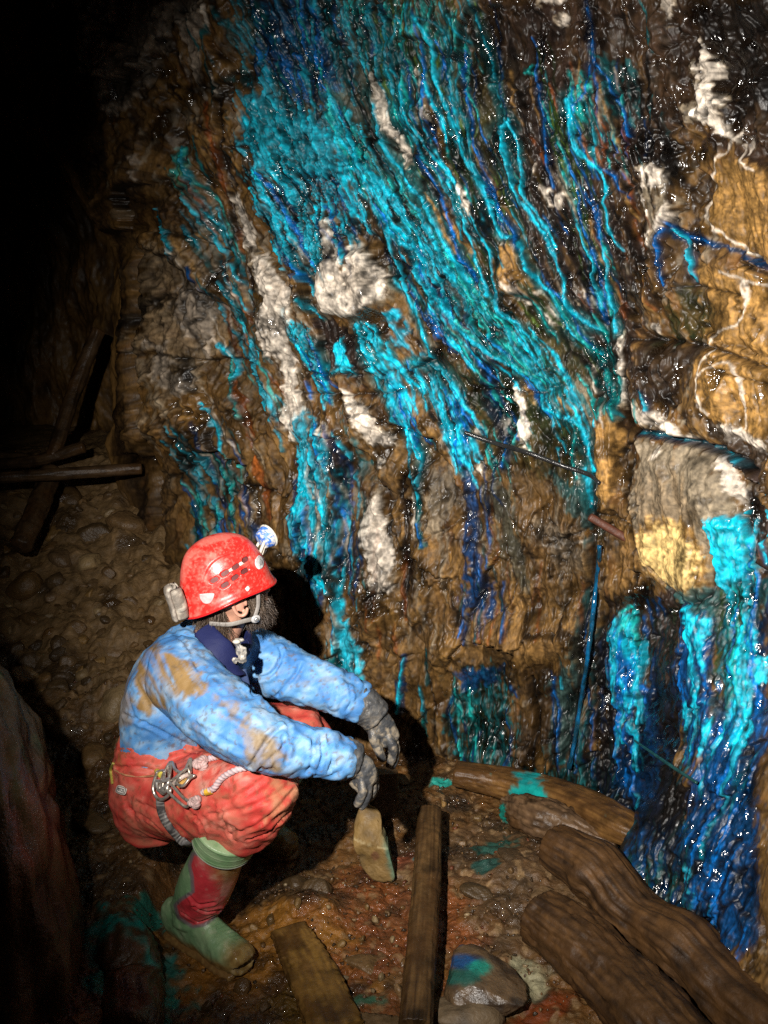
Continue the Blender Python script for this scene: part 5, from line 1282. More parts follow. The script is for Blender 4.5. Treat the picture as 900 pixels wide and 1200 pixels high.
# vent slots on the near flank (photograph places), sunk into the shell
def slot_mask(list_, w):
    m = np.zeros(hx.shape)
    for x0, y0, x1, y1 in list_:
        dx, dy = x1-x0, y1-y0; L = dx*dx+dy*dy
        t = np.clip(((hx-x0)*dx+(hy-y0)*dy)/L, 0, 1); d = np.hypot(hx-x0-t*dx, hy-y0-t*dy)
        m = np.maximum(m, 1-ss(w*.75, w*1.2, d))
    return m*facing
vents = [(249, 681, 253, 679), (262, 673, 266, 670.5), (275.5, 665, 279, 662.5), (287, 656, 290, 654), (262, 687, 266, 684.5), (274.5, 678, 278, 675.5), (286, 670, 289.5, 668)]
vm = slot_mask(vents, 2.9)
slit = slot_mask([(269, 668.5, 287, 657.5)], 1.7)
hW2 = hW - hN*(.016*vm)[..., None] - hN*(.002*slit)[..., None]
nz_ = fbm(P0[..., 0]*26, P0[..., 1]*26, P0[..., 2]*26, 4); nf = fbm(P0[..., 0]*90, P0[..., 1]*90, P0[..., 2]*90, 3)
hc_ = np.array((.66, .022, .017))*(1+.10*nz_)[..., None]
dust = ss(-.12, .55, nz_*.9 + nf*.45 + .45*ss(.25, 0, np.abs(cy)-.15)*ss(.25, .6, cz))
hc_ = lerp(hc_, np.array((.62, .22, .17)), (dust*.5)[..., None])
scr = ss(.16, .3, fbm(P0[..., 0]*160, P0[..., 1]*45, P0[..., 2]*160, 2)); hc_ = lerp(hc_, np.array((.6, .25, .2)), (scr*.3)[..., None])
edge_ = np.exp(-((band-.5)/.22)**2); hc_ = lerp(hc_, np.array((.38, .01, .01)), (edge_*.45)[..., None])
hc_ = lerp(hc_, np.array((.002, .001, .001)), ss(.25, .5, vm)[..., None]); hc_ = lerp(hc_, np.array((.75, .72, .6)), (ss(.4, .8, slit)*(1-vm))[..., None])
hrough = .30 + .25*dust + .4*vm
_i = np.arange(NT*NP).reshape(NP, NT); Fh = np.stack([_i[:-1], np.roll(_i[:-1], -1, 1), np.roll(_i[1:], -1, 1), _i[1:]], -1).reshape(-1, 4)
# an inner skin makes it a shell with a rolled rim
inner = hW - hN*.006; Vh = np.vstack([hW2.reshape(-1, 3), inner[NP//2:].reshape(-1, 3)]); off = NT*NP
_j = np.arange(NT*(NP-NP//2)).reshape(-1, NT)+off; Fi = np.stack([_j[1:], np.roll(_j[1:], -1, 1), np.roll(_j[:-1], -1, 1), _j[:-1]], -1).reshape(-1, 4)
Fr_ = np.stack([_i[-1], np.roll(_i[-1], -1), np.roll(_j[-1], -1), _j[-1]], -1)
colh = np.concatenate([np.concatenate([hc_, hrough[..., None]], -1).reshape(-1, 4), np.tile(np.array((.10, .02, .02, .6)), (len(inner[NP//2:].reshape(-1, 3)), 1))])
helmet = obj('helmet', Vh, np.vstack([Fh, Fi, Fr_]), M_shell, parent=person, col=np.clip(colh, 0, .9))
rimV = hW[-1]; rimpts = [rimV[int(k)] for k in np.linspace(0, NT, 60, endpoint=False)] + [rimV[0]]
V, F, t, h = loft(rimpts, [.0028]*61, HU, 180, 8, None, cap=0); obj('rim', V, F, M_shell, parent=helmet, col=np.array((.55, .012, .012, .25)))
hb = BVHTree.FromPolygons([tuple(v) for v in hW.reshape(-1, 3)], Fh.tolist())
def on_h(px, py, off=.0012):
    q = hb.ray_cast(Vector(CAM), Vector(ray(px, py)).normalized())
    if q[0] is None: return None
    nn = np.array(q[1]); nn = nn if nn @ (CAM-np.array(q[0])) > 0 else -nn
    return np.array(q[0]) + nn*off
def sticker(poly, col, name='reflector', th=.0016, dome=0):
    cxm = np.mean([p[0] for p in poly]); cym = np.mean([p[1] for p in poly]); R = 6; Vs = []; 
    pts = catmull(poly + [poly[0]], 28)[:-1]; n = len(pts)
    for k in range(R+1):
        f = [1.0, 1.0, .92, .7, .45, .2, 0][k]; offk = 0 if k == 0 else th
        for x, y in pts:
            q = on_h(cxm+(x-cxm)*f, cym+(y-cym)*f, offk); Vs.append(q if q is not None else Vs[-1])
    Fs = [[k*n+j, k*n+(j+1) % n, (k+1)*n+(j+1) % n, (k+1)*n+j] for k in range(R) for j in range(n)]
    obj(name, np.array(Vs), np.array(Fs), M_gear, parent=helmet, col=np.array((*col, .4)))
sticker([(234, 696), (249, 695), (251, 698), (247, 706), (240, 707), (235, 702)], (.42, .36, .36))
sticker([(299, 656), (303, 651), (308, 655), (308, 664), (303, 667), (299, 662)], (.55, .52, .52))
sticker([(303, 655), (306, 657), (306, 662), (303, 662)], (.30, .28, .28), 'emblem', .003)
sticker([(287, 690), (290, 687), (292, 690), (290, 693)], (.55, .5, .48), 'rivet', .003)
# headlamp on its bracket
lampC = at(318, 632, 2.62)
hfront = helmC + HF*HLf*.92 + HU*.045
LF = norm(HF*.9 + HR_*-.25 + UP*.15); LR = norm(np.cross(LF, UP)); LU = norm(np.cross(LR, LF))
lampC = hfront + HF*.022 + HU*.024
V, F, t, h = loft([lampC-LF*.013, lampC+LF*.006, lampC+LF*.013], [.025, .031, .029], LU, 16, 40, None, cap=.2)
n = fbm(V[:, 0]*130, V[:, 1]*130, V[:, 2]*130, 3); c = lerp(np.array((.04, .14, .50)), np.array((.45, .45, .42)), ss(-.05, .12, n)[:, None])
lamp = obj('headlamp', V, F, M_gear, parent=helmet, col=np.concatenate([c, np.full((len(V), 1), .4)], 1))
V, F, t, h = loft([lampC+LF*.0142, lampC+LF*.0185], [.025, .024], LU, 6, 40, None, cap=.2); obj('lens', V, F, M_gear, parent=helmet, col=np.array((.55, .50, .36, .15)))
ringp = [lampC+LF*.012+(LU*math.cos(a)+LR*math.sin(a))*.0305 for a in np.linspace(0, 2*math.pi, 33)]
V, F, t, h = loft(ringp, [.0035]*33, LF, 80, 8, None, cap=0); obj('bezel', V, F, M_gear, parent=helmet, col=np.array((.50, .46, .38, .5)))
tube_ = lambda name, pts, r, col, mat, par, rough=.5, sup=2.0, ref=(0, 0, 1), n=30: obj(name, *(lambda L: (L[0], L[1]))(loft(pts, r, ref, n, 12, None, cap=.4, sup=sup)), mat, parent=par, col=np.array((*col, rough)))
for s in (.014, -.014):
    tube_('bracket', [hfront+HR_*s*1.3-HF*.012-HU*.008, hfront+HR_*s+HU*.012+HF*.006, lampC-LF*.010+HR_*s], [.0045]*3, (.42, .38, .32), M_gear, helmet)
tube_('bracket', [hfront-HF*.006-HU*.02, hfront+HF*.010+HU*.004, lampC-LF*.012-HU*.012], [(.014, .004)]*3, (.40, .36, .30), M_gear, helmet, ref=HR_)
# battery pack behind
bcn = helmC - HF*(HLf+.014) - HU*.006 + HR_*.016
def muddy(V, c1, c2, sc=60, rough=.6, lo=-.1, hi=.3):
    a = ss(lo, hi, fbm(V[:, 0]*sc, V[:, 1]*sc, V[:, 2]*sc, 4))[:, None]
    return np.concatenate([np.array(c1)*(1-a)+np.array(c2)*a, np.full((len(V), 1), rough)], 1)
for s, l in ((.017, .048), (-.017, .048)):
    V, F, t, h = loft([bcn+HR_*s-HU*l*.75-HF*.002, bcn+HR_*s, bcn+HR_*s+HU*l*.75-HF*.002], [(.017, .0175), (.018, .0185), (.017, .017)], HF, 30, 28, None, cap=.5, sup=3)
    obj('battery_pack', V, F, M_gear, parent=helmet, col=muddy(V, (.16, .135, .11), (.36, .31, .25)))
V, F, t, h = loft([bcn+(HF*math.cos(a)*.0205+HR_*math.sin(a)*.0375)+HU*(-.012) for a in np.linspace(0, 2*math.pi, 30)], [(.006, .0022)]*30, HU, 90, 10, None, cap=0)
obj('strap', V, F, M_gear, parent=helmet, col=muddy(V, (.26, .23, .19), (.42, .38, .32)))
V, F, t, h = loft([bcn+HR_*.017+HF*-.006+HU*z for z in (-.040, 0, .045)]+[bcn+HR_*.017+HU*.05+HF*.02], [(.006, .0165)]*4, HF, 30, 16, None, cap=.2, sup=3); obj('strap', V-HF*.0145, F, M_gear, parent=helmet, col=muddy(V, (.20, .17, .14), (.40, .35, .29)))
# chin strap
e = 1
def cs(f, s, u): return hc + HF*f + HR_*s + HU*u
tube_('chin_strap', [cs(-.085, .05, -.062), cs(-.045, .082, -.070), cs(.0, .090, -.074), cs(.022, .088, -.078)], [(.0062, .0022)]*4, (.20, .18, .16), M_gear, person, ref=HU)
tube_('chin_strap', [cs(.022, .089, -.078), cs(.040, .088, -.050), cs(.048, .090, -.015), cs(.048, .092, .01)], [(.0055, .0022)]*4, (.20, .18, .165), M_gear, person, ref=HF)
tube_('chin_strap', [cs(.022, .087, -.078), cs(.045, .066, -.105), cs(.055, .02, -.125), cs(.05, -.05, -.11)], [(.0055, .0022)]*4, (.20, .18, .165), M_gear, person, ref=HF)
V, F = blob(cs(.024, .094, -.078), (.013, .005, .011), AX, 3); obj('buckle', V, F, M_gear, parent=person, col=np.array((.35, .34, .34, .25)))
V, F = blob(cs(.024, .099, -.078), (.0065, .004, .0065), AX, 3); obj('buckle', V, F, M_metal, parent=person, col=np.array((.5, .5, .5, .2)))

# ---- blue top of the suit: yoke, back and sleeves ----------------------------------------------------------
def sleeve_fn(seed, amp=.05, cuff=True):
    def f(t, h):
        r = 1 + amp*1.5*fbm(np.cos(h)*1.6+seed, np.sin(h)*1.6, t*6, 3)
        rr = 1-np.abs(fbm(np.cos(h)*1.1+seed+3, np.sin(h)*1.1, t*11+.8*np.cos(h+seed), 2))*4.2
        return r + amp*1.5*np.clip(rr, -.4, 1)*ss(.25, .95, t) + amp*.7*np.clip(rr, -.4, 1)
    return f
waist = at(196, 868, 2.49)
parts = [loft([at(204, 868, 2.49), at(206, 835, 2.49), at(216, 800, 2.49), at(232, 770, 2.50), at(248, 750, 2.50)], [(.180, .112), (.188, .122), (.195, .126), (.172, .104), (.10, .078)], RT, 40, 48, None, cap=.05, sup=2.2)[:2],
         loft([at(225, 783, 2.42), shR, at(254, 832, 2.22), elR], [.074, .085, .082, .070], UP, 40, 48, sleeve_fn(1, .045), cap=.7)[:2],
         loft([at(278, 853, 2.17), elR, at(352, 878, 2.15), wrR+[.002, 0, 0]], [.064, .068, .055, .044], UP, 60, 48, sleeve_fn(2, .08), cap=.1)[:2],
         loft([at(258, 772, 2.56), shL, at(322, 783, 2.64), elL], [.074, .080, .076, .068], UP, 40, 48, sleeve_fn(3, .05), cap=.7)[:2],
         loft([at(325, 785, 2.64), elL, at(385, 806, 2.60), wrL], [.064, .068, .060, .050], UP, 60, 48, sleeve_fn(4, .07), cap=.1)[:2]]
V, F, N = fuse(parts, .0056, 2)
V = V + folds(V, N, 6, .0075, 1., ax=at(400, 880, 2.2)-at(180, 780, 2.4), squash=2.4) + folds(V, N, 13, .0020, 2., ax=at(400, 880, 2.2)-at(180, 780, 2.4), squash=.6)
Fl = F.tolist() if isinstance(F, np.ndarray) else F
V = V + creases(V, N, [
    ([(200, 738), (222, 760), (235, 790), (262, 815)], .005, .004), ([(240, 740), (262, 775), (285, 800), (300, 815)], .005, .006), ([(290, 905), (305, 880), (318, 862), (330, 852)], .005, .008),
    ([(300, 905), (322, 885), (335, 872)], .004, .004), ([(318, 905), (330, 880), (332, 862)], .004, .003), ([(372, 905), (378, 885), (376, 862)], .004, .005), ([(385, 905), (390, 885), (384, 862)], .0035, .004),
    ([(360, 905), (366, 888), (366, 868)], .0035, .003), ([(145, 838), (175, 850), (205, 866), (240, 885)], .005, .006), ([(160, 800), (175, 830), (170, 845)], .006, .004), ([(150, 815), (158, 840), (175, 850)], .005, .003),
    ([(300, 795), (318, 790), (330, 770), (328, 758)], .005, .007), ([(325, 815), (345, 792), (352, 778)], .005, .006), ([(405, 835), (412, 820), (410, 805)], .004, .004), ([(390, 830), (396, 812), (392, 800)], .004, .003),
    ([(190, 770), (225, 790), (265, 830), (300, 850)], .008, .003), ([(175, 760), (200, 800), (240, 840)], .009, .003), ([(232, 850), (262, 868), (285, 880)], .006, .004)], Fl)
x, y = proj(V); n1 = fbm(V[:, 0]*11, V[:, 1]*11, V[:, 2]*11, 4); n2 = fbm(V[:, 0]*40, V[:, 1]*40, V[:, 2]*40, 3)
n3 = fbm(V[:, 0]*16+V[:, 2]*16, V[:, 1]*60, V[:, 2]*50-V[:, 0]*30, 4)
c = lerp(np.array((.055, .19, .46)), np.array((.13, .33, .58)), ss(-.35, .4, n1+.4*n3)[:, None])
c = lerp(c, np.array((.46, .50, .56)), (ss(.05, .5, n1*.5+n3*.6 + .10)*.40)[:, None])
c = lerp(c, np.array((.035, .12, .33)), (ss(.15, .5, -n1*.6+n3*.6)*.6)[:, None])                  # dried white clay wiped across it
pm = pxmask(V, N, [(158, 768), (188, 758), (205, 770), (235, 788), (240, 810), (215, 812), (200, 826), (182, 832), (162, 832), (160, 800)], 4, 9, 26)
streak = ss(-.35, .25, fbm((x-y*.5)*.07, (x+y)*.012, 1.3, 3)+.25)
c = lerp(c, np.array((.24, .135, .028)), (pm*streak*.95)[:, None])
pm = pxmask(V, N, [(248, 812), (275, 818), (300, 850), (345, 890), (330, 905), (290, 895), (292, 868), (262, 845)], 4, 8, 26, 3.); c = lerp(c, np.array((.22, .14, .05)), (pm*.75*ss(-.3, .2, n2))[:, None])
pm = pxmask(V, N, [(285, 850), (320, 862), (328, 905), (290, 905)], 5, 8, 30, 5.); c = lerp(c, np.array((.26, .17, .06)), (pm*.6)[:, None])
pm = pxmask(V, N, [(128, 800), (150, 780), (152, 850), (130, 860)], 4, 7, 26, 6.); c = lerp(c, np.array((.22, .135, .04)), (pm*.7)[:, None])
for sx, sy, sr in ((251, 800, 6), (341, 885, 4), (290, 790, 3), (232, 755, 5), (205, 745, 4), (345, 865, 2), (265, 790, 2), (370, 872, 3), (300, 778, 2.5)):
    d = np.hypot((x-sx)/1.3, y-sy)+n2*3; c = lerp(c, np.array((.035, .13, .32)), ((1-ss(sr*.6, sr*1.2, d))*.8)[:, None])
spk = ss(.26, .34, fbm(V[:, 0]*85, V[:, 1]*85, V[:, 2]*85, 2) + .12*n1); c = lerp(c, np.array((.12, .085, .05)), (spk*.6)[:, None])
sm = ss(.12, .5, fbm(V[:, 0]*7+V[:, 2]*9, V[:, 1]*26, V[:, 2]*16-V[:, 0]*9, 4)); c = lerp(c, np.array((.20, .15, .09)), (sm*.45)[:, None])
jacket = obj('suit_top', V, F, M_cloth, parent=person, col=np.concatenate([np.clip(c, 0, .85), np.full((len(V), 1), .58)], 1)); jacket['label'] = 'blue upper half of the suit, smeared with ochre clay'
jb = BVHTree.FromPolygons([tuple(v) for v in V], Fl)
# collar, inner navy
V, F, t, h = loft([at(238, 742, 2.40), at(256, 762, 2.36), at(275, 783, 2.37), at(284, 797, 2.42)], [(.006, .026), (.007, .030), (.007, .026), (.006, .016)], (0, -.6, .8), 40, 20, lambda t, h: 1+.12*fbm(t*6, h, 2., 3), cap=.3)
o = obj('collar', V + np.array([0, .0, .012]), F, M_cloth, parent=person, col=np.array((.006, .010, .060, .7))); o['label'] = 'navy collar'
ringp = [neck + np.array([0.004, 0, -.030]) + FW*math.cos(a)*.072 + RT*math.sin(a)*.078 + UP*(.012*-math.cos(a)) for a in np.linspace(0, 2*math.pi, 33)]
V, F, t, h = loft(ringp, [(.024, .009)]*33, UP, 110, 14, lambda t, h: 1+.2*fbm(np.cos(t*6.28)*3, np.sin(t*6.28)*3, h*.6, 3), cap=0)
obj('collar', V, F, M_cloth, parent=person, col=np.array((.006, .010, .060, .7)))
zp = at(280, 768, 2.36)
zt = [blob(at(281+dx, 766+dy, 2.345), (rr, rr*.6, rl), None, 3) for dx, dy, rr, rl in ((-3, -13, .009, .012), (0, -4, .011, .016), (3, 6, .012, .014), (-6, 8, .007, .010), (6, -2, .006, .014), (1, -16, .010, .006))]
V, F, N = fuse(zt, .0022, 2); V = V + N*(.003*fbm(V[:, 0]*110, V[:, 1]*110, V[:, 2]*110, 3))[:, None]
obj('zip_toggle', V, F, M_gear, parent=person, col=muddy(V, (.12, .115, .11), (.34, .31, .27), 110, .35, -.2, .2))
V, F = blob(at(277, 752, 2.335), (.010, .006, .006), None, 3); obj('zip_toggle', V, F, M_gear, parent=person, col=np.array((.46, .42, .35, .5)))
tube_('zip', [at(284, 785, 2.40), at(288, 800, 2.40), at(291, 822, 2.40), at(292, 840, 2.40)], [(.010, .004)]*4, (.03, .05, .12), M_cloth, person, ref=(1, 0, 0))
# sleeve cuffs: elastic bands
for P, nm in ((wrR, 'cuff'), (wrL, 'cuff')):
    pass

# ---- red lower half ---------------------------------------------------------------------------------------------
butt = at(184, 935, 2.49)
def leg_fn(seed, amp=.04):
    def f(t, h):
        rr = 1-np.abs(fbm(np.cos(h)*1.2+seed, np.sin(h)*1.2, t*6+.5*np.sin(h), 3))*4
        return 1 + amp*1.6*fbm(np.cos(h)*2+seed, np.sin(h)*2, t*4, 3) + amp*np.clip(rr, -.5, 1)
    return f
parts = [loft([at(198, 950, 2.49), at(194, 925, 2.49), at(198, 895, 2.49), at(204, 864, 2.49), at(206, 848, 2.49)], [(.160, .100), (.188, .122), (.190, .124), (.190, .120), (.188, .119)], RT, 60, 56, leg_fn(5, .02), cap=(.35), sup=2.2)[:2],
         loft([at(192, 928, 2.42), hipR, at(255, 932, 2.26), kneeR], [.098, .108, .100, .084], UP, 50, 48, leg_fn(1, .04), cap=.55, sup=2.3)[:2],
         loft([kneeR+[0, 0, .01], at(294, 955, 2.19), at(276, 976, 2.22)], [.080, .074, .058], FW, 30, 40, leg_fn(2, .05), cap=.4)[:2],
         loft([at(215, 925, 2.56), hipL, at(300, 868, 2.64), kneeL], [.10, .108, .096, .078], UP, 50, 48, leg_fn(3, .03), cap=.5, sup=2.8)[:2],
         loft([kneeL, (kneeL*.65+ankL*.35)], [.080, .062], FW, 30, 40, leg_fn(4, .05), cap=.4)[:2]]
V, F, N = fuse(parts, .0060, 2)
V = V + folds(V, N, 8, .0080, 7., ax=(1, 0, -.35), squash=3.2) + folds(V, N, 18, .0018, 8., ax=(1, 0, -.3), squash=3)
Fl = F.tolist() if isinstance(F, np.ndarray) else F
V = V + creases(V, N, [([(140, 860), (180, 868), (220, 868)], .004, .003), ([(138, 880), (170, 882), (205, 878), (235, 884)], .004, .004), ([(136, 900), (165, 900), (195, 908), (230, 905)], .005, .008), ([(150, 948), (175, 962), (200, 985)], .005, .004),
    ([(160, 940), (190, 955), (215, 985)], .005, .004), ([(220, 950), (235, 965), (240, 985)], .005, .006), ([(250, 940), (275, 935), (310, 912)], .005, .004), ([(245, 955), (285, 948), (325, 930), (345, 912)], .005, .004), 
    ([(270, 978), (300, 968), (325, 948), (345, 925)], .005, .005), ([(290, 984), (315, 975), (340, 950)], .004, .005), ([(225, 925), (255, 925), (290, 905)], .005, .003), ([(262, 945), (240, 948), (225, 960)], .004, .004), ([(325, 838), (340, 850), (352, 862)], .005, .003), ([(145, 925), (150, 945), (162, 960)], .005, .003),
    ([(275, 985), (262, 965), (258, 945)], .004, .004)], Fl)
x, y = proj(V); n1 = fbm(V[:, 0]*12, V[:, 1]*12, V[:, 2]*12, 4); n2 = fbm(V[:, 0]*45, V[:, 1]*45, V[:, 2]*45, 3)
c = lerp(np.array((.48, .040, .032)), np.array((.58, .115, .080)), ss(-.35, .35, n1)[:, None])
c = lerp(c, np.array((.60, .36, .26)), (ss(.02, .5, n1*.5+n2*.6)*.42)[:, None])
for poly, cc, op in (([(132, 840), (150, 850), (146, 905), (134, 900)], (.32, .17, .05), .6), ([(180, 938), (225, 950), (228, 988), (200, 988), (170, 970)], (.36, .16, .08), .35), ([(312, 905), (352, 905), (352, 940), (330, 968), (312, 960)], (.40, .27, .13), .5),
                     ([(140, 950), (190, 975), (240, 985), (230, 992), (150, 975)], (.33, .10, .05), .5), ([(225, 905), (262, 890), (300, 905), (240, 935)], (.66, .42, .34), .35)):
    c = lerp(c, np.array(cc), (pxmask(V, N, poly, 5, 9, 30)*op*ss(-.3, .2, n2))[:, None])
spk = ss(.26, .34, fbm(V[:, 0]*85, V[:, 1]*85, V[:, 2]*85, 2) + .12*n1); c = lerp(c, np.array((.20, .06, .03)), (spk*.6)[:, None])
sm = ss(.12, .5, fbm(V[:, 0]*9, V[:, 1]*26, V[:, 2]*26, 4)); c = lerp(c, np.array((.34, .17, .09)), (sm*.45)[:, None])
trous = obj('suit_trousers', V, F, M_cloth, parent=person, col=np.concatenate([np.clip(c, 0, .85), np.full((len(V), 1), .55)], 1)); trous['label'] = 'red lower half of the suit'
tb = BVHTree.FromPolygons([tuple(v) for v in V], Fl)
def on_t(px, py, off=.004):
    d = Vector(ray(px, py)).normalized(); q = tb.ray_cast(Vector(CAM), d); q2 = jb.ray_cast(Vector(CAM), d)
    hit = q if q[0] is not None else q2
    if hit[0] is None: return at(px, py, 2.4)
    nn = np.array(hit[1]); nn = nn if nn @ (CAM-np.array(hit[0])) > 0 else -nn
    return np.array(hit[0]) + nn*off

# ---- harness: belt edge, strap, cow's tail ropes, steel links -----------------------------------------------------
harness = empty('harness', on_t(215, 915)); harness.parent = person; harness.location = Vector(harness.location) - Vector(person.location)
def hpart(name, pts, r, col, mat=M_gear, rough=.5, ref=(0, -1, 0), n=60, m=14, fn=None, sup=2.0, cfn=None, cap=.5):
    V, F, t, h = loft(pts, r, ref, n, m, fn, cap=cap, sup=sup)
    c = muddy(V, col, np.array(col)*.6, 90, rough) if cfn is None else cfn(V, t, h)
    return obj(name, V, F, mat, parent=harness, col=c)
hpart('belt', [on_t(133, 918, .003), on_t(131, 903, .003), on_t(134, 895, .003)], [(.003, .004)]*3, (.42, .36, .06), n=20)
hpart('belt', [on_t(x, y, .003) for x, y in ((135, 903), (150, 908), (172, 909), (196, 906))], [(.003, .0025)]*4, (.45, .20, .10), n=30)
def rope(pts, r, c1=(.62, .42, .42), c2=(.42, .34, .36), turns=14, n=200):
    def fn(t, h): return 1 + .12*np.cos(2*(h - t*turns*2*math.pi))
    def cf(V, t, h):
        a = ss(-.2, .5, np.cos(2*(h-t*turns*2*math.pi)))[:, None]; b = ss(0, .4, fbm(V[:, 0]*50, V[:, 1]*50, V[:, 2]*50, 3))[:, None]
        c = (np.array(c1)*a+np.array(c2)*(1-a))*(1-.25*b); return np.concatenate([c, np.full((len(V), 1), .7)], 1)
    return hpart('rope', pts, [r]*len(pts), None, n=n, m=14, fn=fn, cfn=cf)
rope([on_t(x, y, .008) for x, y in ((232, 897), (244, 893), (256, 890), (270, 885), (290, 878))], .0075, turns=7, n=90)
rope([on_t(x, y, .009) for x, y in ((240, 931), (252, 922), (264, 913), (278, 906), (296, 899), (318, 890))], .0075, turns=10, n=120)
def knot(cx, cy, s):
    c = on_t(cx, cy, .012); ex = norm(on_t(cx+6, cy-3, .012)-c); ez = norm(CAM-c); ey = np.cross(ez, ex)
    pts = [c + s*(ex*(math.sin(a)+2*math.sin(2*a))*.42 + ey*(math.cos(a)-2*math.cos(2*a))*.36 + ez*(-math.sin(3*a))*.5) for a in np.linspace(0, 2*math.pi, 40)]
    V, F, t, h = loft(pts, [.0075]*40, ez, 150, 12, lambda t, h: 1+.1*np.cos(2*(h-t*90)), cap=0)
    a = ss(-.2, .5, np.cos(2*(h-t*90)))[:, None]; obj('knot', V, F, M_gear, parent=harness, col=np.concatenate([np.array((.55, .36, .34))*a+np.array((.38, .27, .25))*(1-a), np.full((len(V), 1), .7)], 1))
knot(236, 899, .012); knot(233, 939, .012)
hpart('whipping', [on_t(257, 889.5, .0082), on_t(266, 887.5, .0082)], [.0088]*2, (.62, .45, .12), n=12, cap=.1)
hpart('whipping', [on_t(243, 930, .0092), on_t(251, 924, .0092)], [.0088]*2, (.72, .40, .03), n=12, cap=.1)
hpart('whipping', [on_t(185, 906, .006), on_t(190, 911, .006)], [.0082]*2, (.60, .50, .06), n=12, cap=.1)
def link(name, pts, r=.0042, col=(.52, .47, .42)):
    P = [on_t(x, y, o) for x, y, o in pts]; P.append(P[0])
    V, F, t, h = loft(P, [r]*len(P), (0, -1, 0), 90, 12, None, cap=0); obj(name, V, F, M_metal, parent=harness, col=muddy(V, col, (.30, .22, .15), 110, .3, 0, .4))
link('carabiner', [(186, 910, .012), (184, 922, .013), (186, 932, .013), (194, 935, .016), (204, 931, .018), (205, 925, .018), (196, 928, .016), (192, 920, .014), (192, 910, .012)], .0045)
link('carabiner', [(202, 902, .02), (206, 899, .02), (214, 903, .02), (222, 901, .02), (226, 896, .018), (228, 903, .018), (222, 909, .02), (212, 911, .021), (204, 909, .021)], .0040)
link('carabiner', [(202, 924, .022), (206, 930, .022), (218, 940, .020), (226, 943, .018), (229, 939, .018), (222, 933, .020), (212, 925, .022), (206, 920, .022)], .0040)
link('carabiner', [(198, 903, .018), (203, 901, .02), (205, 912, .022), (203, 925, .022), (198, 926, .02), (197, 914, .02)], .0042)
link('quick_link', [(214, 917, .022), (222, 922, .021), (228, 917, .02), (231, 908, .018), (226, 906, .018), (218, 912, .02)], .0040)
link('maillon', [(190, 918, .02), (199, 914, .024), (205, 917, .024), (203, 922, .024), (194, 925, .022)], .0048, (.56, .53, .50))
hpart('sling', [on_t(226, 904, .012), on_t(219, 911, .016), on_t(210, 918, .018)], [.0055]*3, (.60, .48, .42), n=20)
hpart('sling', [on_t(222, 916, .012), on_t(216, 921, .014)], [.006]*2, (.65, .38, .10), n=14)
def strap_cf(V, t, h):
    a = ss(-.1, .3, fbm(V[:, 0]*60, V[:, 1]*60, V[:, 2]*60, 3))[:, None]; b = (np.abs(np.cos(t*120)) > .93)[:, None]*.5
    c = np.array((.045, .042, .042))*(1-a)+np.array((.16, .15, .145))*a; return np.concatenate([c*(1-b)+np.array((.35, .33, .3))*b, np.full((len(V), 1), .35)], 1)
hpart('leg_strap', [on_t(190, 935, .008), on_t(192, 950, .008), on_t(198, 966, .008), on_t(208, 978, .008), on_t(222, 985, .010), on_t(232, 987, .012)], [(.011, .0035)]*6, None, ref=(1, 0, .3), n=60, m=12, cfn=strap_cf)
# maker's tag on the belt
tg = empty('tag', on_t(141, 924, .004))
def tag_poly(name, w, h, col, off, r=.3):
    c = on_t(144, 924, .006); ez = norm(norm(CAM-c) + np.array([-.45, 0, 0])); ex = norm(np.cross(UP, ez)); ey = np.cross(ez, ex); ex, ey = norm(ex - .18*ey), norm(ey + .18*ex)
    pts = []; 
    for k in range(28):
        t = k/28*2*math.pi; ct, st_ = math.cos(t), math.sin(t); q = (abs(ct)**4+abs(st_)**4)**-.25; pts.append((ct*q*w, st_*q*h))
    V = [c + ez*(off-.002) + ex*x + ey*y for x, y in pts] + [c + ez*off + ex*x + ey*y for x, y in pts] + [c+ez*off]
    n = 28; F = [[j, (j+1) % n, n+(j+1) % n, n+j] for j in range(n)] + [[n+j, n+(j+1) % n, 2*n] for j in range(n)]
    obj(name, np.array(V), F, M_gear, parent=harness, col=np.array((*col, .45))); return c, ex, ey, ez
bpy.data.objects.remove(tg)
tag_poly('label_patch', .0150, .0105, (.62, .58, .52), .004); tag_poly('label_patch', .0130, .0085, (.015, .014, .014), .0046); cT, exT, eyT, ezT = tag_poly('label_patch', .0118, .0073, (.62, .58, .54), .0051)
cu = bpy.data.curves.new('lettering', 'FONT'); cu.body = 'PETZL'; cu.size = .0098; cu.align_x = 'CENTER'; cu.align_y = 'CENTER'; cu.extrude = .0003; cu.offset = .00035
to = bpy.data.objects.new('lettering', cu); COL.objects.link(to)
dg = bpy.context.evaluated_depsgraph_get(); me = bpy.data.meshes.new_from_object(to.evaluated_get(dg)); bpy.data.objects.remove(to)
Vt = np.array([v.co[:] for v in me.vertices]); Ft = [list(p.vertices) for p in me.polygons]
Vt[:, 0] *= .80; Vw = cT + ezT*.0056 + Vt[:, 0:1]*exT + Vt[:, 1:2]*eyT + Vt[:, 2:3]*ezT
o = obj('lettering', Vw, Ft, M_gear, parent=harness, col=np.array((.012, .012, .012, .5)))
o.data.polygons.foreach_set('use_smooth', np.zeros(len(o.data.polygons), bool))

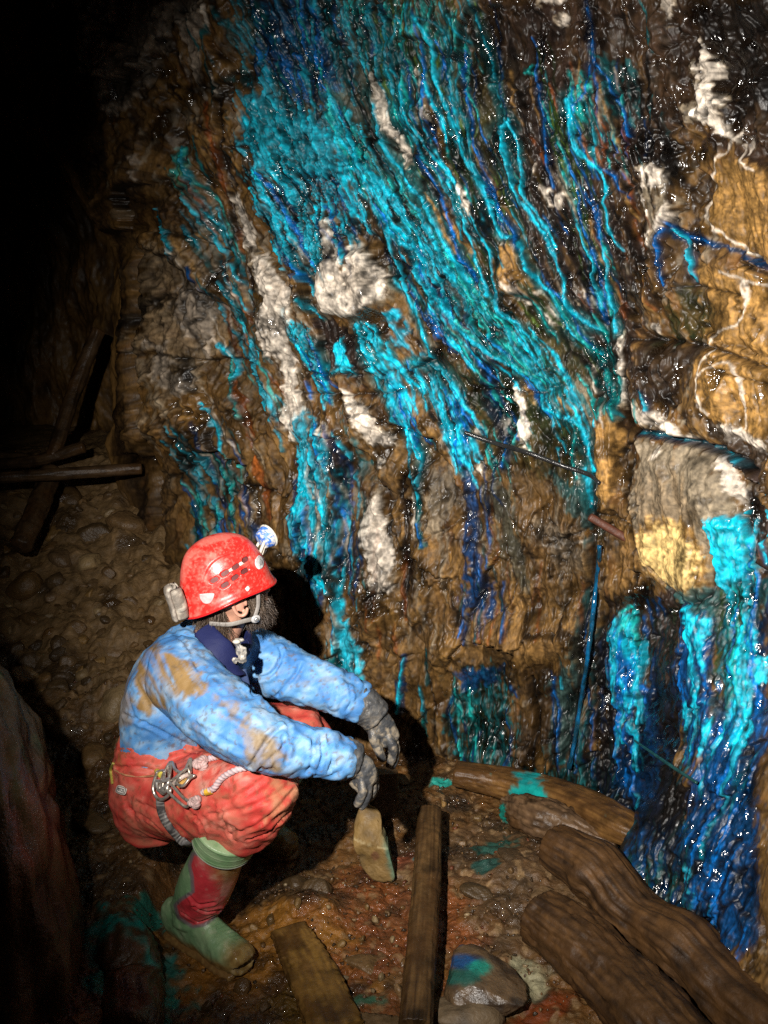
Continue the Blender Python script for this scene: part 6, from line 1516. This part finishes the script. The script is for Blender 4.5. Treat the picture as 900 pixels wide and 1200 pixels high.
# ---- wellingtons ----------------------------------------------------------------------------------------------------
def boot(shaft, sr, heel, toe, visible):
    fd = norm((toe-heel)*[1, 1, 0]); side = np.cross(fd, UP); L = np.linalg.norm(toe-heel)
    b = empty('wellington_boot', heel) ; b.parent = person; b.location = Vector(b.location) - Vector(person.location)
    # foot: sections along the sole from heel to toe
    secs = [(-.006, .030, .052), (.05, .036, .062), (.12, .036, .056), (.19, .046, .040), (.25, .043, .033), (L-.018, .032, .025)]
    fpts = [heel + fd*s + UP*(h+.008) for s, w, h in secs]; frad = [(h, w) for s, w, h in secs]
    ank = shaft[-1]
    foot = loft(fpts, frad, UP, 60, 40, lambda t, h: 1+.02*fbm(t*9, h, 1., 3), cap=.8, sup=2.5)
    sh = loft(list(shaft) + [ank + (heel+fd*.07-ank)*.55 + UP*.02], list(sr) + [.056], fd, 90, 48, lambda t, h: 1+.045*fbm(np.cos(h)*1.4, np.sin(h)*1.4, t*5, 3)+.03*np.clip(1-np.abs(fbm(np.cos(h), np.sin(h), t*8, 2))*5, -.3, 1)*ss(.5, .9, t), cap=.3)
    welt = loft([p*np.array([1, 1, 0]) + np.array([0, 0, heel[2]+.013]) for p in fpts], [(.017, w*1.02) for s, w, h in secs], UP, 60, 40, None, cap=1.5, sup=2.8)
    V, F, N = fuse([foot[:2], sh[:2]], .0038, 5)
    V = V + folds(V, N, 16, .0028, 3., ax=side, squash=2.2)*ss(.24, .12, V[:, 2])[:, None]
    z0 = heel[2]-.010
    V[:, 2] = V[:, 2] - .006*ss(.08, .0, V[:, 2]-z0)
    Fl = F.tolist() if isinstance(F, np.ndarray) else F
    x, y = proj(V); n1 = fbm(V[:, 0]*14, V[:, 1]*14, V[:, 2]*14, 4); n2 = fbm(V[:, 0]*50, V[:, 1]*50, V[:, 2]*50, 3)
    if visible:
        V = V + creases(V, N, [([(228, 1062), (240, 1068), (258, 1066)], .004, .007), ([(222, 1050), (232, 1060), (250, 1058)], .005, .004), ([(214, 1070), (232, 1080), (252, 1072)], .004, .004)] +
                        [([(244+k*5.2, 1086+k*3.0-4), (252+k*5.2, 1077+k*3.6)], .0022, .0022) for k in range(7)], Fl)
    grn = lerp(np.array((.15, .27, .13)), np.array((.24, .36, .19)), ss(-.3, .3, n1)[:, None])
    c = grn
    if visible:
        red = pxmask(V, N, [(222, 1000), (232, 1003), (242, 998), (282, 1014), (276, 1034), (262, 1050), (253, 1066), (262, 1072), (245, 1078), (225, 1084), (210, 1076), (204, 1064), (216, 1050), (225, 1040), (224, 1024), (232, 1010)], 1.2, .5)
        redp = [(226, 1000), (286, 1016), (282, 1041), (268, 1062), (254, 1073), (239, 1084), (226, 1086), (209, 1075), (205, 1061), (212, 1054), (226, 1045), (225, 1028), (222, 1014)]
        red = pxmask(V, N, redp, .6, .4)
        gr = 0*red
        d, _ = seg_dist(x.astype(np.float32), y.astype(np.float32), redp, closed=True)
        rim_ = (1-ss(1.6, 2.8, d + .6*n2))*(((CAM-V)*N).sum(1) > 0)
        c = lerp(c, lerp(np.array((.50, .035, .045)), np.array((.58, .10, .10)), ss(-.2, .4, n1)[:, None]), red[:, None])
        c = lerp(c, np.array((.16, .13, .14)), (rim_*.85)[:, None])
        c = lerp(c, np.array((.55, .38, .30)), (pxmask(V, N, [(262, 1020), (280, 1022), (270, 1050), (258, 1056)], 4, 6)*.5)[:, None])
    m = ss(.062, .030, V[:, 2]-z0 + .012*n1 + .018*ss(.13, .28, (V-heel)@fd)*-1) ; m = np.maximum(m, ss(.20, .26, (V-heel)@fd + .02*n1))
    c = lerp(c, lerp(np.array((.17, .09, .025)), np.array((.26, .16, .05)), ss(-.2, .2, n2)[:, None]), (m*.95)[:, None])
    c = lerp(c, np.array((.50, .44, .34)), (ss(.15, .45, n2+n1*.4)*.22)[:, None])
    ro = .38 - .2*m
    obj('boot_upper', V, F, M_rubber, parent=b, col=np.concatenate([np.clip(c, 0, .8), ro[:, None]], 1))
    # the wide green top band with its ribs
    s0, s1 = np.array(shaft[0]), np.array(shaft[1]); ax = norm(s1-s0)
    q = [s0-ax*.010, s0+ax*.02, s0+ax*.045, s0+ax*.058]
    V, F, t, h = loft(q, [sr[0]*1.09, sr[0]*1.055, sr[0]*1.03, sr[0]*1.01], fd, 60, 60, lambda t, h: 1+.022*np.exp(-((t-.93)/.025)**2)+.028*np.exp(-((t-.05)/.03)**2)+.012*np.exp(-((t-.35)/.02)**2)+.012*np.exp(-((t-.68)/.02)**2), cap=.06)
    n2 = fbm(V[:, 0]*40, V[:, 1]*40, V[:, 2]*40, 3)
    c = lerp(np.array((.17, .30, .14)), np.array((.27, .38, .21)), ss(-.3, .3, n2)[:, None]); c = lerp(c, np.array((.18, .15, .16)), ss(.86, .93, t)[:, None]*.9)
    obj('boot_band', V, F, M_rubber, parent=b, col=np.concatenate([c, np.full((len(V), 1), .35)], 1))
    # sole
    V, F, t, h = loft([p*np.array([1, 1, 0]) + np.array([0, 0, z0+.014]) for p in fpts], [(.014, w*1.05) for s, w, h in secs], UP, 60, 40, lambda t, h: 1+.03*np.cos(t*120)*(np.abs(np.sin(h)) > .8), cap=1.7, sup=2.6)
    obj('sole', V, F, M_rubber, parent=b, col=muddy(V, (.17, .09, .03), (.25, .15, .05), 60, .25))
    return b
boot([at(268, 970, 2.225), at(256, 1002, 2.26), at(241, 1036, 2.31), at(228, 1062, 2.345)], [.080, .069, .074, .062], heel, toe + FD*.0, True)
hl = np.array([ankL[0]-.05, ankL[1]+.03, float(floor_h(ankL[0], ankL[1], False))]); 
kl = kneeL*.60+ankL*.40
boot([kl, kl*.66+ankL*.34, kl*.33+ankL*.67, ankL+[0, 0, .03]], [.070, .066, .060, .056], hl, hl + FD*.285, False)

# ---- gloves ----------------------------------------------------------------------------------------------------------
def glove(cuff, hand, fingers, label):
    """cuff = loft points/radii, hand = list of lofts, fingers = list of (points, radii)"""
    parts = [loft(cuff[0], cuff[1], UP, 30, 36, lambda t, h: 1+.05*fbm(np.cos(h)*1.5, np.sin(h)*1.5, t*4, 3)+.05*np.clip(1-np.abs(fbm(np.cos(h), np.sin(h), t*5+4, 2))*5, -.3, 1), cap=.15)[:2]]
    for p, r_ in hand: parts.append(loft(p, r_, (0, -1, .2), 24, 28, None, cap=.7)[:2])
    for p, r_ in fingers: parts.append(loft(p, r_, (0, -1, .2), 24, 18, None, cap=.9)[:2])
    V, F, N = fuse(parts, .0026, 2)
    V = V + folds(V, N, 30, .0016, 4.)
    n1 = fbm(V[:, 0]*28, V[:, 1]*28, V[:, 2]*28, 4); n2 = fbm(V[:, 0]*90, V[:, 1]*90, V[:, 2]*90, 3)
    c = lerp(np.array((.040, .042, .046)), np.array((.080, .080, .080)), ss(-.3, .3, n1)[:, None])
    low = ss(cuff[0][-1][2]+.03, cuff[0][-1][2]-.03, V[:, 2])
    c = lerp(c, np.array((.36, .29, .20)), (ss(.02, .42, n1*.7+n2*.6+.10*low)*(.15+.45*low))[:, None])
    o = obj('glove', V, F, M_glove, parent=person, col=np.concatenate([c, np.full((len(V), 1), .42)], 1)); o['label'] = label
Y = 2.19
glove(([at(396, 889, Y), at(408, 889, Y), at(420, 893, Y)], [.050, .049, .040]),
      [([at(415, 892, Y), at(424, 902, Y), at(428, 914, Y)], [(.030, .030), (.026, .034), (.022, .031)]), ([at(424, 897, Y), at(430, 908, Y+.01)], [(.026, .028), (.024, .028)])],
      [([at(434, 910, Y+.01), at(437, 921, Y+.012), at(434, 932, Y+.01), at(429, 940, Y+.0)], [.0115, .0110, .0105, .0095]),
       ([at(429, 912, Y-.004), at(431, 925, Y-.012), at(428, 937, Y-.014), at(424, 945, Y-.014)], [.0118, .0115, .0108, .0095]),
       ([at(423, 913, Y-.016), at(425, 926, Y-.026), at(422, 936, Y-.026), at(419, 942, Y-.024)], [.0115, .0110, .0105, .0092]),
       ([at(438, 908, Y+.026), at(440, 918, Y+.030), at(438, 928, Y+.026), at(434, 935, Y+.02)], [.0105, .0100, .0095, .0085]),
       ([at(414, 902, Y+.004), at(413, 912, Y+.014), at(419, 921, Y+.022), at(426, 928, Y+.024)], [.0130, .0125, .0118, .0100])],
      'grey near glove reaching down to the upright stone')
Y = 2.60
glove(([at(413, 819, Y), at(428, 828, Y), at(441, 840, Y)], [.052, .052, .047]),
      [([at(434, 836, Y), at(446, 852, Y), at(455, 866, Y)], [(.036, .038), (.032, .042), (.026, .036)])],
      [([at(455, 864, Y-.02), at(460, 874, Y-.026), at(460, 886, Y-.024), at(456, 896, Y-.02)], [.0135, .013, .012, .0105]),
       ([at(458, 862, Y), at(463, 874, Y), at(463, 888, Y+.0), at(459, 898, Y)], [.0135, .013, .012, .0105]),
       ([at(456, 862, Y+.025), at(461, 872, Y+.028), at(461, 884, Y+.028), at(457, 893, Y+.026)], [.013, .0125, .0115, .010]),
       ([at(450, 864, Y+.048), at(455, 872, Y+.052), at(456, 881, Y+.05), at(452, 888, Y+.046)], [.012, .0115, .0105, .0095]),
       ([at(436, 850, Y-.016), at(438, 864, Y-.028), at(443, 877, Y-.030), at(448, 889, Y-.026)], [.0155, .0150, .0135, .0115])],
      'grey far glove hanging above the dark timber block')
